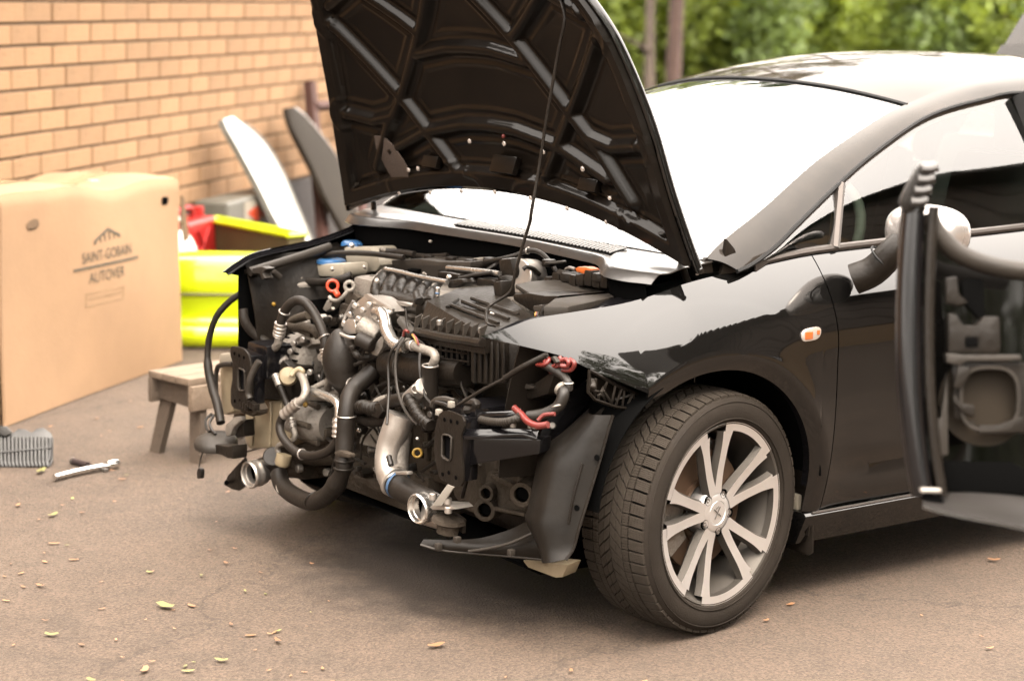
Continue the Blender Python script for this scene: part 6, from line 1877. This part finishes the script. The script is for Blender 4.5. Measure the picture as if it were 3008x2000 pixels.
for a in (.3, .7):
    MB().tube([pl + dv * a - WN * .003 + Vector((0, 0, .08)), pl + dv * (1 - a) - WN * .006 + Vector((0, 0, (zt - .05) * .55)), pl + dv * a - WN * .003 + Vector((0, 0, zt - .1))], .006, 6).build('pressed_rib', 'red_plastic', t)
zt = wallp('X', 1290, 500, .72).z
t, pl, pr_, dv = can('white_canister', 'white plastic canister wedged between cardboard box and yellow bumper', 'canister', 'X', (1190, 700), (1390, 700), .72, zt * .72, .20, 'white_plastic')
MB().grid(lambda a, b: (pl + pr_) / 2 + WN * .10 + dv.normalized() * (math.cos(2 * math.pi * a) * .145 * math.cos(b * 1.45)) + WN * (math.sin(2 * math.pi * a) * .095 * math.cos(b * 1.45)) + Vector((0, 0, zt * .70 + zt * .28 * math.sin(b * 1.5))), 28, 8, closed_u=True).build('shoulder', 'white_plastic', t)
MB().tube(smooth_path([(pl + pr_) / 2 + WN * .10 - dn_ * .05 + Vector((0, 0, zt * .93)), (pl + pr_) / 2 + WN * .10 + dn_ * -.03 + Vector((0, 0, zt + .03)), (pl + pr_) / 2 + WN * .10 + dn_ * .06 + Vector((0, 0, zt + .03)), (pl + pr_) / 2 + WN * .10 + dn_ * .09 + Vector((0, 0, zt * .9))], 5), .012, 8).build('handle', 'white_plastic', t)
zt = wallp('X', 1600, 300, .32).z
t, pl, pr_, dv = can('hazard_canister', 'grey canister with an orange hazard diamond against the house plinth', 'canister', 'X', (1500, 420), (1800, 420), .32, zt, .2, 'grey_can')
dm = [wallp('X', a, b, .326) for a, b in ((1630, 395), (1690, 345), (1745, 395), (1690, 450))]
MB().prism(dm, WN * .002).build('hazard_diamond', 'hazard_orange', t, smooth=False)
MB().prism([wallp('X', a, b, .324) for a, b in ((1610, 320), (1720, 310), (1740, 440), (1610, 440))], WN * .002).build('paper_label', 'reservoir_white', t, smooth=False)

# ---- lime rimmed tub, walls painted olive for their shade
ta, tb_ = P('X', 1442, 428, z=.44), P('X', 1892, 512, z=.44)
tub = thing('plastic_tub', 'lime plastic tub with walls painted olive for shade behind the yellow bumper', 'tub', Vector((ta.x, ta.y, 0)))
td = (tb_ - ta)
td.z = 0
tn_ = Vector((-td.y, td.x, 0)).normalized()
if tn_.dot(WN) < 0: tn_ = -tn_
tb_ = ta + td * 1.25
tdp = .10
inn = -.04
for (p, q, nx) in ((ta, tb_, tn_), (tb_, tb_ + tn_ * tdp, -td.normalized()), (tb_ + tn_ * tdp, ta + tn_ * tdp, -tn_), (ta + tn_ * tdp, ta, td.normalized())):
    lo_p, lo_q = p + nx * .04, q + nx * .04
    lo_p, lo_q = Vector((lo_p.x, lo_p.y, .0)), Vector((lo_q.x, lo_q.y, .0))
    MB().add([p, q, lo_q, lo_p], [(0, 1, 2, 3)]).build('tub_wall', 'lime_shaded', tub, solid=.006, off=0)
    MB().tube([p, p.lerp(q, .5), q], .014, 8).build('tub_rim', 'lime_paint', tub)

# ---- fenders leaning on the wall
def lean(k, L, Rr, off_b, off_t, zb_, zt__, m_, name, label, bul, flange=None):
    # leaning plane: through off_b at z=zb and off_t at z=zt
    p_b = WO - WN * off_b + Vector((0, 0, zb_))
    p_t = WO - WN * off_t + Vector((0, 0, zt__))
    up = (p_t - p_b).normalized()
    nn = up.cross(WD).normalized()
    if nn.dot(WN) < 0: nn = -nn
    l_ = poly([P(k, a, b, n=nn, o=p_b) for a, b in L], 30)
    r_ = poly([P(k, a, b, n=nn, o=p_b) for a, b in Rr], 30)
    t = thing(name, label, 'car panel', Vector(((l_[-1].x + r_[-1].x) / 2, (l_[-1].y + r_[-1].y) / 2, 0)))
    MB().grid(lambda a, b: l_[int(round(a * 30))].lerp(r_[int(round(a * 30))], b) - nn * (bul * math.sin(math.pi * b) ** .7), 30, 10).build('panel_skin', m_, t, solid=.004, off=1)
    MB().tube([p - nn * .002 for p in r_], .009, 6).build('panel_edge', flange or m_, t)
    MB().grid(lambda a, b: l_[int(round(a * 30))] + nn * (.03 * b) - WD * .01 * b, 30, 2).build('panel_flange', 'grey_can' if m_ == 'silver_paint' else m_, t, solid=.003)
    return t
lean('W', [(1468, 786), (1500, 860), (1580, 1000), (1700, 1220), (1800, 1420), (1860, 1530), (1960, 1760)], [(1530, 786), (1640, 840), (1750, 945), (1850, 1110), (1930, 1300), (2010, 1490), (2100, 1700)], .62, .14, 0.0, .92, 'silver_paint', 'leaning_fender', 'white painted car fender leaning on the brick wall, tip up', .035, 'grey_can')
lean('W', [(1890, 712), (1925, 840), (1990, 970), (2070, 1130), (2140, 1290), (2210, 1420), (2330, 1640)], [(1935, 712), (2005, 768), (2090, 865), (2160, 955), (2240, 1080), (2290, 1240), (2420, 1560)], .50, .12, 0.0, .95, 'matte_dark_brown', 'leaning_fender', 'black car fender leaning on the brick wall next to the raised hood', .012, 'mirror_cap')  # bright silver edge stands in for the rim's highlight
# ---- red-brown wooden rack
rk = thing('wooden_rack', 'red-brown wooden frame leaning on the brick wall behind the black fender', 'frame', wallp('W', 2060, 900, .2) * 1.0)
rk.location.z = 0
p0, p1 = wallp('W', 2040, 548, .06), wallp('W', 2140, 1400, .35)
p1.z = 0
MB().tube([p0, p0.lerp(p1, .5), p1], .042, 4).build('post', 'red_brown_wood', rk, smooth=False)
p0, p1 = wallp('W', 2070, 700, .12), wallp('W', 2320, 690, .12)
MB().tube([p0, p0.lerp(p1, .5), p1], .035, 4).build('rail', 'red_brown_wood', rk, smooth=False)
p0, p1 = wallp('W', 2300, 560, .06), wallp('W', 2400, 1300, .35)
p1.z = 0
MB().tube([p0, p0.lerp(p1, .5), p1], .042, 4).build('post', 'red_brown_wood', rk, smooth=False)

# ---- black bumper cover in the right foreground, inner side towards the camera
fb2 = thing('removed_bumper', 'black bumper cover seen from inside, blurred in the right foreground', 'bumper', (-.3, -2.5, 0))
Q = lambda a, b, d=3.8: P('F', a, b, dep=d)
def fpl(pts, d, th, m_, nm, bev=.003):
    return MB().prism([Q(a, b, d) for a, b in pts], FW * th, bev).build(nm, m_, fb2)
skin_l = [(612, 215), (600, 400), (590, 700), (600, 1000), (625, 1250), (655, 1385), (700, 1420)]
ll = poly([Q(a, b, 3.82) for a, b in skin_l], 30)
# main skin: from the arch edge to the right, past the frame, turning towards the front of the bumper
rgt = Vector((.83, -.56, 0)).normalized()
away = Vector((.56, .83, 0)).normalized()
def skin(a, b):
    p = ll[int(round(a * 30))]
    u = 1.25 * b
    topz = Q(720, 250, 3.82).z
    drop = sstep(b, .0, .14) * .085 + sstep(b, .1, .5) * .03
    zt2 = topz - drop
    f = (ll[0].z - p.z) / (ll[0].z - ll[-1].z)
    z = ll[0].z + .0 - (f * (ll[0].z - ll[-1].z))
    z = (zt2 if b > .001 else ll[0].z) + (ll[-1].z - .03 * b - zt2) * f
    return Vector((p.x, p.y, z)) + rgt * u + away * (.05 * math.sin(math.pi * min(1, b * 1.6)) - .9 * max(0, b - .45) ** 2)
MB().grid(skin, 30, 40).build('bumper_skin', 'black_paint', fb2, solid=.004)
# arch flange: rounded spine
sp_ = poly([Q(a, b, 3.76) for a, b in ((660, 215), (648, 400), (640, 650), (645, 950), (668, 1200), (695, 1370))], 30)
MB().tube(sp_, lambda t: .022 + .004 * math.sin(3 * t), 12, sx=.8).build('arch_flange', 'bay_paint', fb2)
MB().tube([p + rgt * .035 - FW * .012 for p in sp_], .010, 8).build('flange_bead', 'black_plastic', fb2)
# toothed tip
tip = [(608, 190), (625, 150), (672, 60), (700, 35), (735, 60), (752, 85), (735, 105), (748, 130), (725, 150), (738, 178), (712, 195), (712, 235), (625, 240)]
MB().prism([Q(a, b, 3.74) for a, b in tip], FW * .03, .006).build('fender_tab', 'black_plastic', fb2)
for i in range(4):
    a_0 = Q(690 - 14 * i, 62 + 44 * i, 3.735)
    MB().tube([a_0, a_0 + rgt * .016, a_0 + rgt * .03 + Vector((0, 0, .004))], .009, 8).build('tab_tooth', 'cowl_plastic', fb2)  # pale grey stands in for white highlights on the teeth
MB().tube(smooth_path([Q(a, b, 3.77) for a, b in ((718, 240), (735, 290), (770, 340), (830, 395), (920, 437), (1020, 462), (1110, 474), (1250, 486))], 5), .019, 12, sx=.9).build('lamp_edge', 'grey_plastic', fb2)  # grey in place of black, for the light on this edge
fpl([(650, 620), (690, 600), (720, 700), (745, 800), (745, 985), (665, 985)], 3.765, .02, 'cowl_plastic', 'inner_wall')  # grey strip paints light reflected on the black inside
fpl([(745, 1080), (770, 1060), (795, 880), (800, 1210), (750, 1215)], 3.76, .02, 'grey_plastic', 'inner_wall')
fpl([(800, 640), (830, 645), (860, 690), (915, 690), (940, 655), (1005, 655), (1010, 780), (1000, 805), (800, 800)], 3.76, .03, 'black_plastic', 'sensor_bracket')
fpl([(868, 735), (920, 735), (920, 775), (868, 775)], 3.755, .004, 'dark_hole', 'bracket_opening')
fpl([(790, 800), (860, 808), (1090, 808), (1095, 830), (870, 835), (845, 850), (795, 840)], 3.75, .03, 'grey_plastic', 'stiffener_bar')
fpl([(790, 500), (835, 495), (840, 560), (880, 600), (840, 612), (790, 600)], 3.765, .02, 'black_plastic', 'clip_block')
fpl([(850, 520), (880, 500), (940, 505), (950, 690), (860, 600)], 3.775, .02, 'dark_hole', 'duct_recess')
ring_c = Q(960, 990, 3.76)
def sqr(cx, cy, rx, ry, n=28, e=.7):
    return [(cx + rx * math.copysign(abs(math.cos(t)) ** e, math.cos(t)), cy + ry * math.copysign(abs(math.sin(t)) ** e, math.sin(t))) for t in [2 * math.pi * i / n for i in range(n)]]
MB().prism([Q(a, b, 3.762) for a, b in [(818, 838), (1150, 838), (1160, 1120), (930, 1128), (900, 1075), (822, 1060)]], FW * .012, .003, [Q(a, b, 3.762) for a, b in sqr(965, 985, 112, 122)]).build('fog_lamp_frame', 'black_plastic', fb2)
rp_ = [Q(a, b, 3.758) for a, b in sqr(965, 985, 116, 126)]
MB().tube(rp_ + rp_[:1], .0035, 6, caps=False).build('fog_lamp_rim', 'grey_plastic', fb2)
MB().lathe([(1e-4, .02), (.085, .02)], ring_c + FW * .01, FW, 40).build('fog_lamp_painted_view', 'matte_dark_brown', fb2)  # brown disc paints the door and ground reflection seen through the hole
fpl([(840, 850), (890, 860), (880, 900), (845, 945), (820, 940)], 3.745, .02, 'black_plastic', 'ring_bracket')
fpl([(820, 960), (850, 1000), (905, 1010), (905, 1060), (860, 1040), (820, 1000)], 3.75, .02, 'black_plastic', 'ring_bracket')
fpl([(920, 1090), (1000, 1090), (1100, 1050), (1100, 1120), (920, 1125)], 3.755, .02, 'black_plastic', 'lower_bar')
fpl([(750, 1235), (1060, 1240), (1150, 1290), (1150, 1370), (780, 1355), (750, 1290)], 3.78, .03, 'dark_hole', 'channel_shade')  # matte black slab painted in for the channel's shade
# bottom lip facing up, grey paints the sky reflected on black plastic
lipa = [Q(a, b, 3.79) for a, b in ((700, 1350), (780, 1352), (900, 1350), (1060, 1362), (1250, 1400))]
lipb = [Q(a, b, 3.62) for a, b in ((700, 1405), (780, 1432), (900, 1458), (1060, 1490), (1250, 1540))]
la, lb_ = poly(lipa, 20), poly(lipb, 20)
MB().grid(lambda a, b: la[int(round(a * 20))].lerp(lb_[int(round(a * 20))], b) - Vector((0, 0, .012 * math.sin(math.pi * b))), 20, 6).build('bottom_lip', 'cowl_plastic', fb2, solid=.006)
fpl([(688, 1340), (770, 1342), (775, 1362), (690, 1360)], 3.72, .02, 'aluminium', 'lip_clip')
fpl([(700, 1362), (770, 1370), (790, 1420), (760, 1430), (705, 1400)], 3.73, .02, 'dark_hole', 'lip_notch')
# trestle that carries it, outside the picture
ts = thing('work_trestle', 'wooden trestle carrying the black bumper cover at the right edge', 'trestle', (-.1, -2.75, 0))
tz = ll[-1].z - .06
tc_ = ll[-1] + rgt * .75
for dx in (.0, .35):
    b0 = Vector((tc_.x, tc_.y, tz)) + rgt * dx
    MB().box(b0 - Vector((0, 0, .03)), (.05, .7, .06), Matrix.Rotation(-.6, 3, 'Z')).build('beam', 'old_wood', ts, smooth=False)
    for s in (-1, 1):
        MB().tube([b0 + away * .25 * s - Vector((0, 0, .05)), b0 + away * .30 * s - Vector((0, 0, tz * .5)), Vector((b0.x, b0.y, 0)) + away * .36 * s], .024, 6).build('leg', 'old_wood', ts)

# ---- fallen leaves and litter
rl = random.Random(9)
def leaf_shape(c, s, rot, curl):
    pts = []
    for i in range(10):
        t = 2 * math.pi * i / 10
        r_ = s * (.55 + .45 * abs(math.cos(t))) * (1 + .15 * rl.uniform(-1, 1))
        pts.append((math.cos(t) * r_, math.sin(t) * r_ * .6))
    vs = [Vector((c[0] + x * math.cos(rot) - y * math.sin(rot), c[1] + x * math.sin(rot) + y * math.cos(rot), .004 + curl * (x * x + y * y) / s + .2 * abs(y) * curl * 5)) for x, y in pts]
    return vs
lit, lit2 = MB(), MB()
for i in range(130):
    u, v = rl.uniform(-50, 3050), rl.uniform(1150, 2050)
    if rl.random() < .6: u = rl.uniform(-50, 1000)
    p = P('N', u, v, z=0)
    if (-.45 < p.x < 2.5 and abs(p.y) < .75) or p.y > 3: continue
    s = rl.choice([.006, .008, .010, .012, .016])
    (lit if rl.random() < .86 else lit2).add(leaf_shape(p, s, rl.uniform(0, 6.28), rl.uniform(.1, .5)), [tuple(range(10))])
o = lit.build('leaf_litter', 'fallen_leaf', None, recalc=False)
o['kind'] = 'stuff'
o['label'] = 'dry brown leaf flecks strewn over the asphalt'
o = lit2.build('green_leaf_litter', 'fallen_green', None, recalc=False)
o['kind'] = 'stuff'
o['label'] = 'small green leaf flecks strewn over the asphalt'
for u, v, s, m_, lbl in ((486, 1788, .032, 'fallen_green', 'large green fallen leaf on the open asphalt at lower left'), (1280, 1903, .026, 'fallen_leaf', 'pale fallen leaf on the asphalt at the bottom edge centre'), (155, 1518, .022, 'fallen_green', 'green fallen leaf below the chrome wrench'),
                         (120, 1390, .030, 'fallen_green', 'crumpled green leaf between grille insert and chrome wrench'), (425, 1975, .020, 'fallen_leaf', 'brown fallen leaf at the bottom edge, far left'), (650, 1945, .018, 'fallen_green', 'small green fallen leaf at the bottom edge, left of centre'),
                         (150, 1870, .020, 'fallen_green', 'yellow-green fallen leaf near the lower left corner'), (118, 1725, .016, 'fallen_leaf', 'reddish fallen leaf on the asphalt at the left edge'), (2920, 1650, .022, 'fallen_leaf', 'dark fallen leaf on the asphalt under the bumper cover at right')):
    c = P('N', u, v, z=0)
    q = MB().add(leaf_shape(c, s, rl.uniform(0, 6.28), .35), [tuple(range(10))])
    tag(q.build('fallen_leaf', m_, None, recalc=False), lbl, 'leaf', 'single fallen leaves')
